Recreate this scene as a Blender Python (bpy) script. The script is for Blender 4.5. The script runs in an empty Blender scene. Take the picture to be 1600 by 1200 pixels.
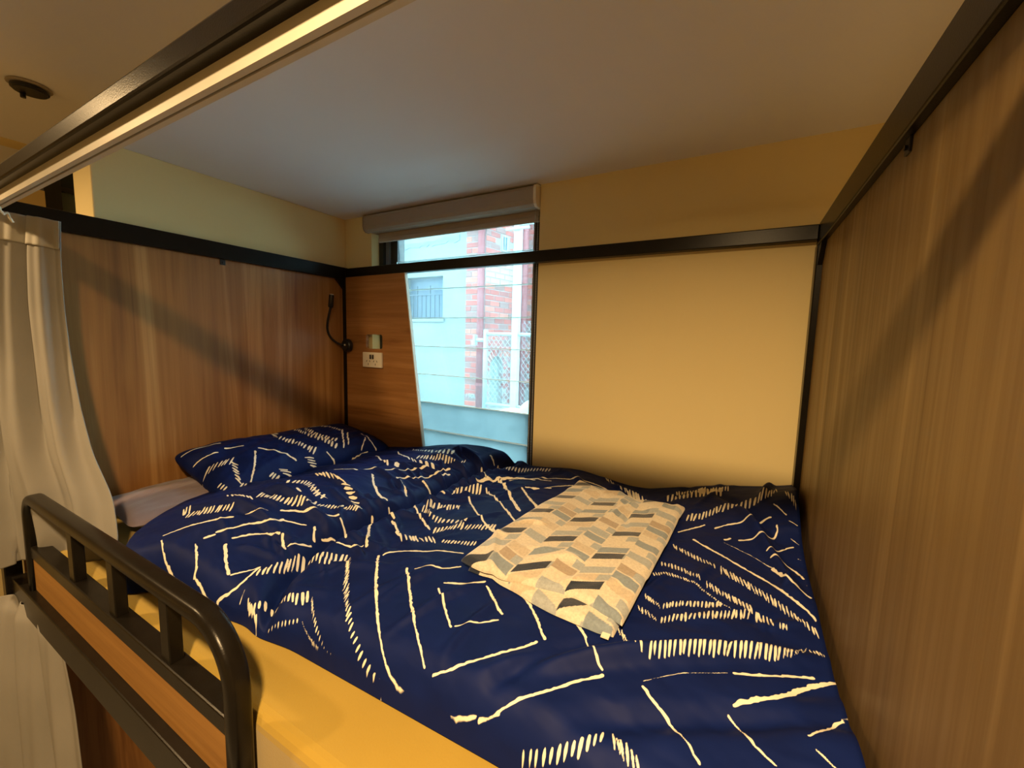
import bpy, bmesh, math, random
import numpy as np
from mathutils import Vector, Matrix

# ------------------------------------------------------------------ camera, world, lights
ZT = 2.35            # height of the bed frame's top rail above the floor
S = bpy.context.scene
COL = S.collection
S.view_settings.view_transform = 'Standard'
S.view_settings.look = 'None'
S.view_settings.gamma = 1.0
S.view_settings.use_curve_mapping = False
S.view_settings.exposure = 0.0
try:
    S.cycles.use_denoising = True
    S.cycles.max_bounces = 10
    S.cycles.diffuse_bounces = 6
    S.cycles.transparent_max_bounces = 16
    S.cycles.sample_clamp_indirect = 6.0
except Exception:
    pass
cd = bpy.data.cameras.new('camera')
cam = bpy.data.objects.new('camera', cd)
COL.objects.link(cam)
cd.sensor_width = 36.0
cd.lens = 634.93 / 1600.0 * 36.0
cd.clip_start = 0.01
cam.matrix_world = Matrix(((0.87328633, -0.07283709, 0.48173202, 1.8568),
                           (0.48652647, 0.07811833, -0.87016637, -1.5001),
                           (0.02574828, 0.99427978, 0.10365685, ZT - 0.346),
                           (0, 0, 0, 1)))
S.camera = cam

W = bpy.data.worlds.new('overcast_sky')
S.world = W
W.use_nodes = True
W.node_tree.nodes['Background'].inputs[0].default_value = (0.52, 0.86, 1.0, 1)
W.node_tree.nodes['Background'].inputs[1].default_value = 10.0

WARM = (1.0, 0.66, 0.31)
def lamp(name, loc, power, radius, color=WARM, rot=(0, 0, 0), spread=180):
    l = bpy.data.lights.new(name, 'AREA')
    l.shape = 'DISK'
    l.size = radius * 2
    l.energy = power
    l.color = color
    l.spread = math.radians(spread)
    o = bpy.data.objects.new(name, l)
    o.location = loc
    o.rotation_euler = rot
    COL.objects.link(o)
    return o
LAMPS = [(-.15, -1.835), (1.9, -1.835)]
for lx, ly in LAMPS:
    lamp('downlight_lamp', (lx, ly, ZT + .435), 60 if lx > 0 else 24, 0.055, spread=158)

# ------------------------------------------------------------------ materials
def mat(name, color=(.5, .5, .5), rough=.6, metal=0.0, spec=.5, sheen=0.0):
    m = bpy.data.materials.new(name)
    m.use_nodes = True
    b = m.node_tree.nodes['Principled BSDF']
    b.inputs['Base Color'].default_value = (*color, 1)
    b.inputs['Roughness'].default_value = rough
    b.inputs['Metallic'].default_value = metal
    b.inputs['Specular IOR Level'].default_value = spec
    if sheen:
        b.inputs['Sheen Weight'].default_value = sheen
    return m
def nodes(m):
    t = m.node_tree
    return t, t.nodes, t.links, t.nodes['Principled BSDF']
def mapping(t, scale, coord='Object', rot=(0, 0, 0)):
    tc = t.nodes.new('ShaderNodeTexCoord')
    mp = t.nodes.new('ShaderNodeMapping')
    mp.inputs['Scale'].default_value = scale
    mp.inputs['Rotation'].default_value = rot
    t.links.new(tc.outputs[coord], mp.inputs['Vector'])
    return mp
def noise(t, vec, scale, detail=4, rough=.5, dist=0.0):
    n = t.nodes.new('ShaderNodeTexNoise')
    n.inputs['Scale'].default_value = scale
    n.inputs['Detail'].default_value = detail
    n.inputs['Roughness'].default_value = rough
    n.inputs['Distortion'].default_value = dist
    if vec is not None:
        t.links.new(vec, n.inputs['Vector'])
    return n
def ramp(t, fac, stops):
    r = t.nodes.new('ShaderNodeValToRGB')
    e = r.color_ramp.elements
    while len(e) < len(stops):
        e.new(.5)
    for k, (p, c) in enumerate(stops):
        e[k].position = p
        e[k].color = (*c, 1)
    t.links.new(fac, r.inputs['Fac'])
    return r
def bump(t, height, strength, dist, b):
    n = t.nodes.new('ShaderNodeBump')
    n.inputs['Strength'].default_value = strength
    n.inputs['Distance'].default_value = dist
    t.links.new(height, n.inputs['Height'])
    t.links.new(n.outputs['Normal'], b.inputs['Normal'])
    return n
def mottled(name, c1, c2, scale, rough=.8, bscale=None, bstr=.2, bdist=.002, spec=.4, sheen=0.0, metal=0.0):
    m = mat(name, c1, rough, metal, spec, sheen)
    t, N, L, b = nodes(m)
    mp = mapping(t, (1, 1, 1))
    n = noise(t, mp.outputs[0], scale, 5)
    r = ramp(t, n.outputs['Fac'], [(.3, c1), (.7, c2)])
    L.new(r.outputs[0], b.inputs['Base Color'])
    if bscale:
        n2 = noise(t, mp.outputs[0], bscale, 3)
        bump(t, n2.outputs['Fac'], bstr, bdist, b)
    return m
def wood(name, grain, dark, mid, light, rough=.34):
    """laminated wood veneer, grain along axis 'y' or 'z' or 'x'"""
    m = mat(name, mid, rough, 0, .45)
    t, N, L, b = nodes(m)
    sc = {'x': (.5, 7, 7), 'z': (5, 5, .24)}[grain]
    mp = mapping(t, sc)
    n1 = noise(t, mp.outputs[0], 1.5, 6, .62, .7)
    sc2 = {'x': (1.2, 40, 40), 'z': (34, 34, .8)}[grain]
    mp2 = mapping(t, sc2)
    n2 = noise(t, mp2.outputs[0], 1.6, 4, .6, .2)
    r = ramp(t, n1.outputs['Fac'], [(.34, dark), (.46, mid), (.54, mid), (.67, light)])
    r2 = ramp(t, n2.outputs['Fac'], [(.28, (.72, .68, .62)), (.62, (1.05, 1.05, 1.03))])
    mx = N.new('ShaderNodeMix')
    mx.data_type = 'RGBA'
    mx.blend_type = 'MULTIPLY'
    mx.inputs[0].default_value = .75
    L.new(r.outputs[0], mx.inputs[6])
    L.new(r2.outputs[0], mx.inputs[7])
    L.new(mx.outputs[2], b.inputs['Base Color'])
    rr = ramp(t, n2.outputs['Fac'], [(.3, (rough + .12,) * 3), (.7, (rough - .03,) * 3)])
    L.new(rr.outputs[0], b.inputs['Roughness'])
    bump(t, n2.outputs['Fac'], .12, .001, b)
    return m
M = {}
M['wall'] = mottled('cream_wall_paint', (.79, .65, .33), (.82, .68, .35), 2.2, .85, 260, .10, .001)
M['ceiling'] = mottled('ceiling_paint', (.79, .79, .84), (.82, .82, .87), 2, .9, 230, .10, .001)
M['floor'] = mottled('pale_vinyl_floor', (.24, .23, .21), (.29, .28, .25), 6, .5)
M['wood_v'] = wood('walnut_laminate_vertical', 'z', (.17, .068, .018), (.33, .155, .048), (.49, .27, .10))
M['wood_r'] = wood('walnut_laminate_right', 'z', (.155, .094, .030), (.25, .157, .053), (.37, .245, .097), .42)
M['wood_h'] = wood('walnut_laminate_horizontal', 'x', (.21, .085, .022), (.36, .165, .052), (.47, .24, .09))
M['wood_side'] = wood('laminate_side_board', 'x', (.27, .13, .03), (.33, .165, .04), (.37, .19, .05), .5)
M['edging'] = mat('pale_edge_banding', (.62, .55, .45), .5)
M['metal'] = mottled('black_powder_coat', (.007, .0055, .004), (.010, .008, .006), 30, .28, 420, .25, .0006, .22)
M['black'] = mat('black_plastic', (.010, .010, .011), .38)
M['track'] = mottled('aluminium_track', (.62, .58, .5), (.68, .63, .55), 20, .42, None, metal=.0)
M['sheet'] = mottled('mustard_sheet', (.33, .220, .032), (.365, .245, .037), 5, .85, 340, .25, .0012, .25, .3)
M['mauve'] = mottled('mauve_pillowcase', (.215, .165, .185), (.26, .20, .22), 7, .9, 300, .25, .0012, .25, .3)
M['white'] = mat('white_plastic', (.82, .76, .62), .4)
M['slot'] = mat('dark_slot', (.03, .02, .015), .6)
M['blind'] = mottled('taupe_blind_fabric', (.40, .35, .29), (.44, .39, .33), 8, .85, 500, .2, .0006)
M['cassette'] = mat('taupe_cassette', (.38, .33, .27), .55)
M['bead'] = mat('bead_chain_grey', (.45, .45, .45), .4)
M['frame'] = mat('dark_window_frame', (.018, .019, .022), .35)
M['alu'] = mat('grey_gallery', (.16, .19, .23), .35)
M['glass_edge'] = mat('green_glass_edge', (.80, .92, .90), .4)
M['jamb'] = mottled('painted_jamb', (.84, .82, .74), (.86, .84, .76), 3, .7)
M['chrome'] = mat('gunmetal', (.05, .05, .05), .2)

def glass_mat(name, haze, hazecol):
    m = bpy.data.materials.new(name)
    m.use_nodes = True
    t = m.node_tree
    t.nodes.clear()
    out = t.nodes.new('ShaderNodeOutputMaterial')
    tr = t.nodes.new('ShaderNodeBsdfTransparent')
    tr.inputs[0].default_value = (.93, .98, .97, 1)
    tl = t.nodes.new('ShaderNodeBsdfTranslucent')
    tl.inputs[0].default_value = (*hazecol, 1)
    gl = t.nodes.new('ShaderNodeBsdfGlossy')
    gl.inputs['Roughness'].default_value = .02
    fr = t.nodes.new('ShaderNodeFresnel')
    fr.inputs[0].default_value = 1.4
    a = t.nodes.new('ShaderNodeMixShader')
    n = noise(t, mapping(t, (1, 1, 1)).outputs[0], 9, 4)
    r = t.nodes.new('ShaderNodeMapRange')
    r.inputs[3].default_value = haze * .8
    r.inputs[4].default_value = min(1, haze * 1.2)
    t.links.new(n.outputs['Fac'], r.inputs[0])
    t.links.new(r.outputs[0], a.inputs[0])
    t.links.new(tr.outputs[0], a.inputs[1])
    t.links.new(tl.outputs[0], a.inputs[2])
    b = t.nodes.new('ShaderNodeMixShader')
    t.links.new(fr.outputs[0], b.inputs[0])
    t.links.new(a.outputs[0], b.inputs[1])
    t.links.new(gl.outputs[0], b.inputs[2])
    t.links.new(b.outputs[0], out.inputs[0])
    return m
M['glass'] = glass_mat('louvre_glass', .06, (.8, .9, .95))
M['frost'] = glass_mat('frosted_louvre_glass', .97, (.36, .435, .45))

# ------------------------------------------------------------------ mesh helpers (heights given relative to ZT)
def link(name, me, m=None, parent=None, smooth=False):
    o = bpy.data.objects.new(name, me)
    COL.objects.link(o)
    if m is not None and not me.materials:
        me.materials.append(m)
    if parent is not None:
        o.parent = parent
        # meshes carry world coordinates: only a root empty has an offset
        if parent.type == 'EMPTY':
            o.matrix_parent_inverse = parent.matrix_basis.inverted()
    if smooth:
        me.polygons.foreach_set('use_smooth', [True] * len(me.polygons))
    return o
def empty(name, x, y, z, label, cat, group=None):
    o = bpy.data.objects.new(name, None)
    COL.objects.link(o)
    o.location = (x, y, z + ZT)
    o.empty_display_size = .1
    tag(o, label, cat, group)
    return o
def tag(o, label, cat, group=None):
    o['label'] = label
    o['category'] = cat
    if group:
        o['group'] = group
    return o
def struct(o):
    o['kind'] = 'structure'
    return o
def bm_box(bm, x0, x1, y0, y1, z0, z1, bev=0.0, seg=2):
    r = bmesh.ops.create_cube(bm, size=1)
    vs = r['verts']
    for v in vs:
        v.co = Vector(((x0 + x1) / 2 + v.co.x * (x1 - x0), (y0 + y1) / 2 + v.co.y * (y1 - y0), (z0 + z1) / 2 + v.co.z * (z1 - z0) + ZT))
    if bev:
        es = {e for v in vs for e in v.link_edges}
        bmesh.ops.bevel(bm, geom=list(es), offset=bev, segments=seg, affect='EDGES', profile=.5)
def done(name, bm, m, parent=None, smooth=False):
    me = bpy.data.meshes.new(name)
    bmesh.ops.recalc_face_normals(bm, faces=bm.faces)
    bm.to_mesh(me)
    bm.free()
    return link(name, me, m, parent, smooth)
def box(name, x0, x1, y0, y1, z0, z1, m, parent=None, bev=0.0, seg=2):
    bm = bmesh.new()
    bm_box(bm, x0, x1, y0, y1, z0, z1, bev, seg)
    return done(name, bm, m, parent)
def bm_tube(bm, pts, r, sides=10, flat=1.0, up=Vector((0, 0, 1)), caps=True, rads=None):
    pts = [Vector(p) for p in pts]
    rings = []
    n = len(pts)
    prevu = None
    for i, p in enumerate(pts):
        d = (pts[min(i + 1, n - 1)] - pts[max(i - 1, 0)]).normalized()
        a = d.cross(up)
        if a.length < 1e-4:
            a = d.cross(Vector((0, 1, 0)))
        a.normalize()
        if prevu is not None and a.dot(prevu) < 0:
            a = -a
        prevu = a
        c = a.cross(d).normalized()
        rr = rads[i] if rads else r
        ring = []
        for k in range(sides):
            t = 2 * math.pi * k / sides
            q = p + a * (math.cos(t) * rr * flat) + c * (math.sin(t) * rr)
            ring.append(bm.verts.new((q.x, q.y, q.z + ZT)))
        rings.append(ring)
    for i in range(n - 1):
        for k in range(sides):
            bm.faces.new((rings[i][k], rings[i][(k + 1) % sides], rings[i + 1][(k + 1) % sides], rings[i + 1][k]))
    if caps:
        bm.faces.new(rings[0])
        bm.faces.new(rings[-1])
def tube(name, pts, r, m, parent=None, **k):
    bm = bmesh.new()
    bm_tube(bm, pts, r, **k)
    return done(name, bm, m, parent, True)
def prism(name, poly, axis, a0, a1, m, parent=None, bev=0.0):
    """poly = 2D outline; axis 'y': (x,z) outline extruded in y; axis 'x': (y,z); axis 'z': (x,y)"""
    bm = bmesh.new()
    def P(u, v, w):
        return {'y': (u, w, v + ZT), 'x': (w, u, v + ZT), 'z': (u, v, w + ZT)}[axis]
    A = [bm.verts.new(P(u, v, a0)) for u, v in poly]
    B = [bm.verts.new(P(u, v, a1)) for u, v in poly]
    bm.faces.new(A)
    bm.faces.new(B[::-1])
    n = len(poly)
    for i in range(n):
        bm.faces.new((A[i], A[(i + 1) % n], B[(i + 1) % n], B[i]))
    if bev:
        bmesh.ops.bevel(bm, geom=bm.edges[:], offset=bev, segments=2, affect='EDGES')
    return done(name, bm, m, parent)
def disc(name, c, axis, r, h, m, parent=None, seg=32, bev=0.0, r2=None):
    bm = bmesh.new()
    rr = bmesh.ops.create_cone(bm, cap_ends=True, segments=seg, radius1=r, radius2=r if r2 is None else r2, depth=h)
    if bev:
        es = [e for e in bm.edges if len(e.link_faces) == 2 and any(len(f.verts) > 4 for f in e.link_faces)]
        bmesh.ops.bevel(bm, geom=es, offset=bev, segments=3, affect='EDGES')
    R = {'z': Matrix(), 'y': Matrix.Rotation(math.pi / 2, 4, 'X'), 'x': Matrix.Rotation(math.pi / 2, 4, 'Y')}[axis]
    bm.transform(Matrix.Translation((c[0], c[1], c[2] + ZT)) @ R)
    return done(name, bm, m, parent)
def grid_mesh(name, P, m, parent=None, smooth=True, flip=False, attr=None):
    """P: array (nu,nv,3), z relative to ZT"""
    nu, nv = P.shape[:2]
    co = P.reshape(-1, 3).astype(np.float32).copy()
    co[:, 2] += ZT
    idx = np.arange(nu * nv).reshape(nu, nv)
    a, b, c, d = idx[:-1, :-1], idx[1:, :-1], idx[1:, 1:], idx[:-1, 1:]
    f = np.stack([a, b, c, d] if not flip else [a, d, c, b], -1).reshape(-1, 4)
    me = bpy.data.meshes.new(name)
    me.vertices.add(len(co))
    me.vertices.foreach_set('co', co.ravel())
    me.loops.add(f.size)
    me.loops.foreach_set('vertex_index', f.ravel().astype(np.int32))
    me.polygons.add(len(f))
    me.polygons.foreach_set('loop_start', np.arange(0, f.size, 4, dtype=np.int32))
    me.polygons.foreach_set('loop_total', np.full(len(f), 4, dtype=np.int32))
    me.update(calc_edges=True)
    me.validate()
    if attr is not None:
        for k, v in attr.items():
            if v.ndim == 2:
                at = me.attributes.new(k, 'FLOAT', 'POINT')
                at.data.foreach_set('value', v.ravel().astype(np.float32))
            else:
                at = me.attributes.new(k, 'FLOAT_COLOR', 'POINT')
                c4 = np.ones((nu * nv, 4), np.float32)
                c4[:, :3] = v.reshape(-1, 3)
                at.data.foreach_set('color', c4.ravel())
    return link(name, me, m, parent, smooth)
def vnoise(x, y, seed=0):
    """smooth value noise in numpy"""
    xi = np.floor(x).astype(int)
    yi = np.floor(y).astype(int)
    fx = x - xi
    fy = y - yi
    fx = fx * fx * (3 - 2 * fx)
    fy = fy * fy * (3 - 2 * fy)
    def h(a, b):
        n = (a * 374761393 + b * 668265263 + seed * 974711) & 0x7fffffff
        n = ((n ^ (n >> 13)) * 1274126177) & 0x7fffffff
        return (n & 0xffff) / 65535.0
    return (h(xi, yi) * (1 - fx) + h(xi + 1, yi) * fx) * (1 - fy) + (h(xi, yi + 1) * (1 - fx) + h(xi + 1, yi + 1) * fx) * fy
# ---- DUVET SHAPE BEGIN
ZM = -0.96           # top of the mattress, relative to the top rail
def _vn(x, y, seed=0):
    xi = np.floor(x).astype(int)
    yi = np.floor(y).astype(int)
    fx = x - xi
    fy = y - yi
    fx = fx * fx * (3 - 2 * fx)
    fy = fy * fy * (3 - 2 * fy)
    def h(a, b):
        n = (a * 374761393 + b * 668265263 + seed * 974711) & 0x7fffffff
        n = ((n ^ (n >> 13)) * 1274126177) & 0x7fffffff
        return (n & 0xffff) / 65535.0
    return (h(xi, yi) * (1 - fx) + h(xi + 1, yi) * fx) * (1 - fy) + (h(xi, yi + 1) * (1 - fx) + h(xi + 1, yi + 1) * fx) * fy
CTRL = np.array([
 (.28,-.05,-.90),(.5,-.05,-.872),(.69,-.05,-.833),(.87,-.05,-.807),(.985,-.05,-.818),(1.06,-.05,-.855),(1.15,-.05,-.857),(1.38,-.05,-.836),
 (1.585,-.05,-.858),(1.71,-.05,-.832),(1.845,-.05,-.80),(1.966,-.05,-.775),(2.03,-.05,-.755),
 (2.03,-.15,-.74),(2.03,-.3,-.82),(2.03,-.56,-.854),(2.03,-.68,-.866),(2.03,-.8,-.858),(2.03,-.9,-.85),(2.03,-1.0,-.87),
 (1.03,-1.03,-.90),(.985,-.97,-.90),(.93,-.846,-.885),(.94,-.73,-.88),(.965,-.52,-.885),(.95,-.325,-.88),(.98,-.17,-.865),
 (.55,-1.0,-.855),(.69,-.97,-.828),(.74,-.868,-.822),(.75,-.6,-.82),(.73,-.3,-.83),(.85,-.15,-.812),(.45,-.85,-.855),(.42,-.6,-.875),(.45,-.3,-.875),
 (1.2,-.9,-.865),(1.2,-.6,-.85),(1.2,-.3,-.848),(1.5,-.9,-.86),(1.5,-.6,-.845),(1.5,-.3,-.85),(1.8,-.9,-.86),(1.8,-.6,-.85),(1.8,-.3,-.842),(1.12,-.99,-.885)])
def _tps_fit(C):
    n = len(C)
    d = np.hypot(C[:, None, 0] - C[None, :, 0], C[:, None, 1] - C[None, :, 1])
    K = np.where(d > 0, d * d * np.log(d + 1e-12), 0) + np.eye(n) * 2e-4
    P = np.c_[np.ones(n), C[:, :2]]
    A = np.block([[K, P], [P.T, np.zeros((3, 3))]])
    return np.linalg.solve(A, np.r_[C[:, 2], 0, 0, 0])
_TW = _tps_fit(CTRL)
def _tps(x, y):
    z = _TW[-3] + _TW[-2] * x + _TW[-1] * y
    for (cx, cy, _), w in zip(CTRL, _TW):
        d2 = (x - cx) ** 2 + (y - cy) ** 2
        z = z + w * .5 * d2 * np.log(d2 + 1e-12)
    return z
def _segd(x, y, pts):
    best = np.full(np.shape(x), 9.0)
    side = np.zeros(np.shape(x))
    for (ax, ay), (bx, by) in zip(pts[:-1], pts[1:]):
        dx, dy = bx - ax, by - ay
        t = np.clip(((x - ax) * dx + (y - ay) * dy) / (dx * dx + dy * dy), 0, 1)
        ex, ey = x - ax - t * dx, y - ay - t * dy
        d = np.hypot(ex, ey)
        s = np.sign(dx * (y - ay) - dy * (x - ax))
        side = np.where(d < best, s, side)
        best = np.minimum(best, d)
    return best, side
CREASE = [(1.07,-1.08),(1.03,-1.03),(.985,-.98),(.935,-.846),(.94,-.73),(.965,-.52),(.95,-.325),(.985,-.17),(1.06,-.05)]
# explicit folds (x0,y0,x1,y1,width,height)
FOLDS = [(1.62,-.93,1.98,-.70,.016,.013),(1.70,-.99,2.02,-.82,.02,-.008),(1.0,-.50,1.16,-.42,.012,.008),(1.0,-.40,1.2,-.28,.012,.009),(1.0,-.30,1.15,-.17,.010,.010),
 (.98,-.62,1.12,-.60,.012,.007),(.97,-.78,1.13,-.80,.014,.008),(1.0,-.9,1.2,-.86,.014,.006),
 (.60,-.62,.93,-.66,.014,.009),(.62,-.78,.92,-.80,.014,.010),(.55,-.90,.90,-.90,.016,.008),(.7,-.45,.94,-.50,.012,.009),(.78,-.33,.95,-.33,.010,.010),(.8,-.22,.98,-.22,.010,.012),
 (.86,-.12,1.02,-.16,.010,.012),(.45,-.96,.60,-.93,.012,.006),(.35,-.72,.55,-.70,.012,.006),(.35,-.5,.6,-.46,.014,.007),(.3,-.25,.6,-.2,.014,.008),
 (1.9,-.20,2.0,-.5,.014,.012),(1.94,-.16,1.97,-.05,.012,.012),(1.84,-.1,1.98,-.30,.012,-.008),(1.75,-.12,1.8,-.05,.012,.006),(1.5,-.08,1.62,-.14,.014,.008),(1.3,-.06,1.42,-.16,.014,.008),
 (1.22,-1.0,1.30,-.80,.012,.005),(1.34,-1.0,1.40,-.84,.010,.005),(1.46,-1.0,1.47,-.86,.010,.004),(1.56,-1.0,1.66,-.86,.014,-.006)]
_rf = np.random.RandomState(5)
for _k in range(150):
    _x, _y = _rf.uniform(.4, 1.98), _rf.uniform(-1.0, -.1)
    _a = _rf.normal(.35 if _x < .95 else 1.0, .5)
    _l = _rf.uniform(.05, .16)
    FOLDS.append((_x, _y, _x + math.cos(_a) * _l, _y + math.sin(_a) * _l, _rf.uniform(.006, .014), _rf.uniform(-.0045, .0050)))
for _k in range(46):
    _t = _rf.uniform(0, 1)
    _y = -1.0 + _t * .92
    _s = 1 if _k % 2 else -1
    _x = .95 + _s * _rf.uniform(.02, .05)
    _a = _rf.normal(-.55 if _s > 0 else .25, .30)
    _l = _rf.uniform(.06, .20)
    FOLDS.append((_x, _y, _x + _s * math.cos(_a) * _l, _y + math.sin(_a) * _l, _rf.uniform(.006, .011), _rf.uniform(.002, .0065)))
def duvet_top(x, y):
    z = _tps(x, y)
    d, s = _segd(x, y, CREASE)
    fade = np.clip((y + 1.09) / .08, 0, 1)
    z = z - .034 * np.exp(-(d / .017) ** 2)
    z = z + np.where(s < 0, .014, .010) * np.exp(-((d - .045) / .026) ** 2)
    for x0, y0, x1, y1, w, h in FOLDS:
        L = math.hypot(x1 - x0, y1 - y0)
        ux, uy = (x1 - x0) / L, (y1 - y0) / L
        a = (x - x0) * ux + (y - y0) * uy
        b = -(x - x0) * uy + (y - y0) * ux + .02 * (a / L - .5) ** 2
        z = z + 1.9 * h * np.exp(-(b / w) ** 2) * np.exp(-(((a - L / 2) / (L * .55)) ** 2) ** 2)
    z = z + .006 * (_vn(x * 9 + 3, y * 9 + 50, 2) - .5) + .003 * (_vn(x * 26 + 3, y * 22 + 50, 3) - .5)
    return z
def _interp(P, t):
    P = np.array(P, float)
    s = np.r_[0, np.cumsum(np.hypot(*np.diff(P, axis=0).T))]
    s /= s[-1]
    return np.c_[np.interp(t, s, P[:, 0]), np.interp(t, s, P[:, 1])]
EF = [(.475,-1.075),(.54,-1.115),(.60,-1.15),(.645,-1.155),(.69,-1.11),(.83,-1.095),(.99,-1.068),(1.04,-1.075),(1.13,-1.06),(1.32,-1.053),(1.6,-1.043),(1.8,-1.05),(2.028,-1.06)]
EB = [(.25,-.03),(.6,-.028),(1.2,-.028),(2.028,-.028)]
EL = [(.475,-1.075),(.42,-1.04),(.34,-.97),(.25,-.86),(.20,-.72),(.21,-.54),(.25,-.3),(.25,-.03)]
ER = [(2.028,-1.06),(2.028,-.028)]
def duvet_surface(nu, nv):
    u = np.linspace(0, 1, nu)
    v = np.linspace(0, 1, nv)
    def sm(P, t):
        q = _interp(P, t)
        k = max(3, len(t) // 40)
        pad = np.pad(q, ((k, k), (0, 0)), 'edge')
        ker = np.hanning(2 * k + 3)[1:-1]
        ker /= ker.sum()
        r = np.stack([np.convolve(pad[:, i], ker, 'valid') for i in (0, 1)], 1)
        r[0], r[-1] = q[0], q[-1]
        return r
    f, b = sm(EF, u), sm(EB, u)
    l, r = sm(EL, v), sm(ER, v)
    U, V = np.meshgrid(u, v, indexing='ij')
    U3, V3 = U[..., None], V[..., None]
    P = (1 - V3) * f[:, None] + V3 * b[:, None] + (1 - U3) * l[None] + U3 * r[None] - (
        (1 - U3) * (1 - V3) * f[0] + U3 * (1 - V3) * f[-1] + (1 - U3) * V3 * b[0] + U3 * V3 * b[-1])
    X, Y = P[..., 0], P[..., 1]
    # distance to the free (left and front) edges
    sl = np.r_[0, np.cumsum(np.hypot(*np.diff(f, axis=0).T))]
    dl = np.hypot(X - l[None, :, 0], Y - l[None, :, 1])
    df = np.hypot(X - f[:, None, 0], Y - f[:, None, 1])
    R1, R2 = .075, .055
    def prof(d, R):
        t = np.clip(d / R, 0, 1)
        return np.sqrt(np.clip(1 - (1 - t) ** 2.2, 0, 1))
    T = duvet_top(X, Y)
    pr = prof(dl, R1) * prof(df, R2)
    Z = ZM + .004 + (T - ZM - .004) * pr
    # a little overhang so that the edge bulges
    return X, Y, Z
def pillow_surface(c, half, n=90, flatten=1.0):
    """c = 4 corners (fl, fr, br, bl) 3D; returns top and bottom grids"""
    c = np.array(c, float)
    u = np.linspace(-1, 1, n)
    U, V = np.meshgrid(u, u, indexing='ij')
    # pull the sides in slightly between the corners
    rc = np.clip(np.abs(U * V), 0, 1) ** 6
    Uu = U * (1 - .06 * (1 - V ** 2)) * (1 - .07 * rc)
    Vv = V * (1 - .04 * (1 - U ** 2)) * (1 - .05 * rc)
    a, b = (Uu + 1) / 2, (Vv + 1) / 2
    P = ((1 - a) * (1 - b))[..., None] * c[0] + (a * (1 - b))[..., None] * c[1] + (a * b)[..., None] * c[2] + ((1 - a) * b)[..., None] * c[3]
    nrm = np.cross(c[1] - c[0], c[3] - c[0])
    nrm /= np.linalg.norm(nrm)
    th = half * np.clip((1 - np.abs(U) ** 2.8), 0, 1) ** .5 * np.clip((1 - np.abs(V) ** 4.0), 0, 1) ** .45
    w = .010 * (_vn(U * 3 + 7, V * 4 + 9, 11) - .5) + .007 * (_vn(U * 8 + V * 5 + 7, V * 9 + 9, 12) - .5)
    edge = np.clip((1 - np.maximum(abs(U), abs(V))) * 5, 0, 1)
    th = th + w * edge * min(1, half / .05)
    return P + th[..., None] * nrm, P - th[..., None] * nrm * .8
PIL = [(.045,-.835,-.800),(.375,-.830,-.905),(.39,-.05,-.895),(.045,-.06,-.830)]
# ---- DUVET SHAPE END
# ------------------------------------------------------------------ room shell
CZ = 0.268           # low ceiling of the bunk alcove
CH = 0.45            # ceiling of the aisle, raised so the lamps throw steeper shadows
YB = -.900           # front of the added bulkhead step, unseen behind the front rail
XL, XR, YF, ZF = -2.4, 4.2, -4.2, -ZT
struct(box('floor', XL - .1, XR + .1, YF - .1, .06, ZF - .1, ZF, M['floor']))
struct(box('ceiling', -.155, XR + .1, YB, .22, CZ, CH + .1, M['ceiling']))
o = struct(box('ceiling', XL - .1, XR + .1, YF - .1, YB, CH, CH + .1, M['ceiling']))
struct(box('ceiling', XL - .1, -.155, YB, .22, CH, CH + .1, M['ceiling']))
WX0, WX1, WZ0 = .192, 1.133, -1.25       # window opening in the back wall
def wall_with_hole(name, axis, a0, a1, lo, hi, h0, h1, hz0, hz1, m):
    bm = bmesh.new()
    def B(u0, u1, z0, z1):
        if u1 - u0 < 1e-4 or z1 - z0 < 1e-4:
            return
        if axis == 'y':
            bm_box(bm, u0, u1, a0, a1, z0, z1)
        else:
            bm_box(bm, a0, a1, u0, u1, z0, z1)
    B(lo, h0, ZF, CZ)
    B(h1, hi, ZF, CZ)
    B(h0, h1, ZF, hz0)
    B(h0, h1, hz1, CZ)
    bmesh.ops.remove_doubles(bm, verts=bm.verts, dist=1e-5)
    return struct(done(name, bm, m))
wall_with_hole('wall_back', 'y', 0, .22, -.155, XR + .1, WX0, WX1, WZ0, CZ, M['wall'])
struct(box('wall_back', XL - .1, -.155, 0, .22, ZF, CH, M['wall']))
struct(box('wall_left', -.155, 0, -.972, 0, ZF, CZ, M['wall'], None, .004))
struct(box('wall_right', XR, XR + .1, YF - .1, 0, ZF, CH, M['wall']))
struct(box('wall_front', XL, XR, YF - .1, YF, ZF, CH, M['wall']))
struct(box('wall_far_left', XL - .1, XL, YF - .1, 0, ZF, CH, M['wall']))
XN = -.9                                       # return wall behind the alcove end, with a dark window
LW0, LW1, LZ0, LZ1 = -.870, -.45, -.9, .44
WFM, WFZ = -.815, .29
wall_with_hole('wall_return', 'x', XN - .12, XN, -1.0, 0, LW0, LW1, LZ0, LZ1, M['wall'])
struct(box('wall_return', XN - .12, XN, -1.0, 0, CH - .001, CH, M['wall']))

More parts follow.
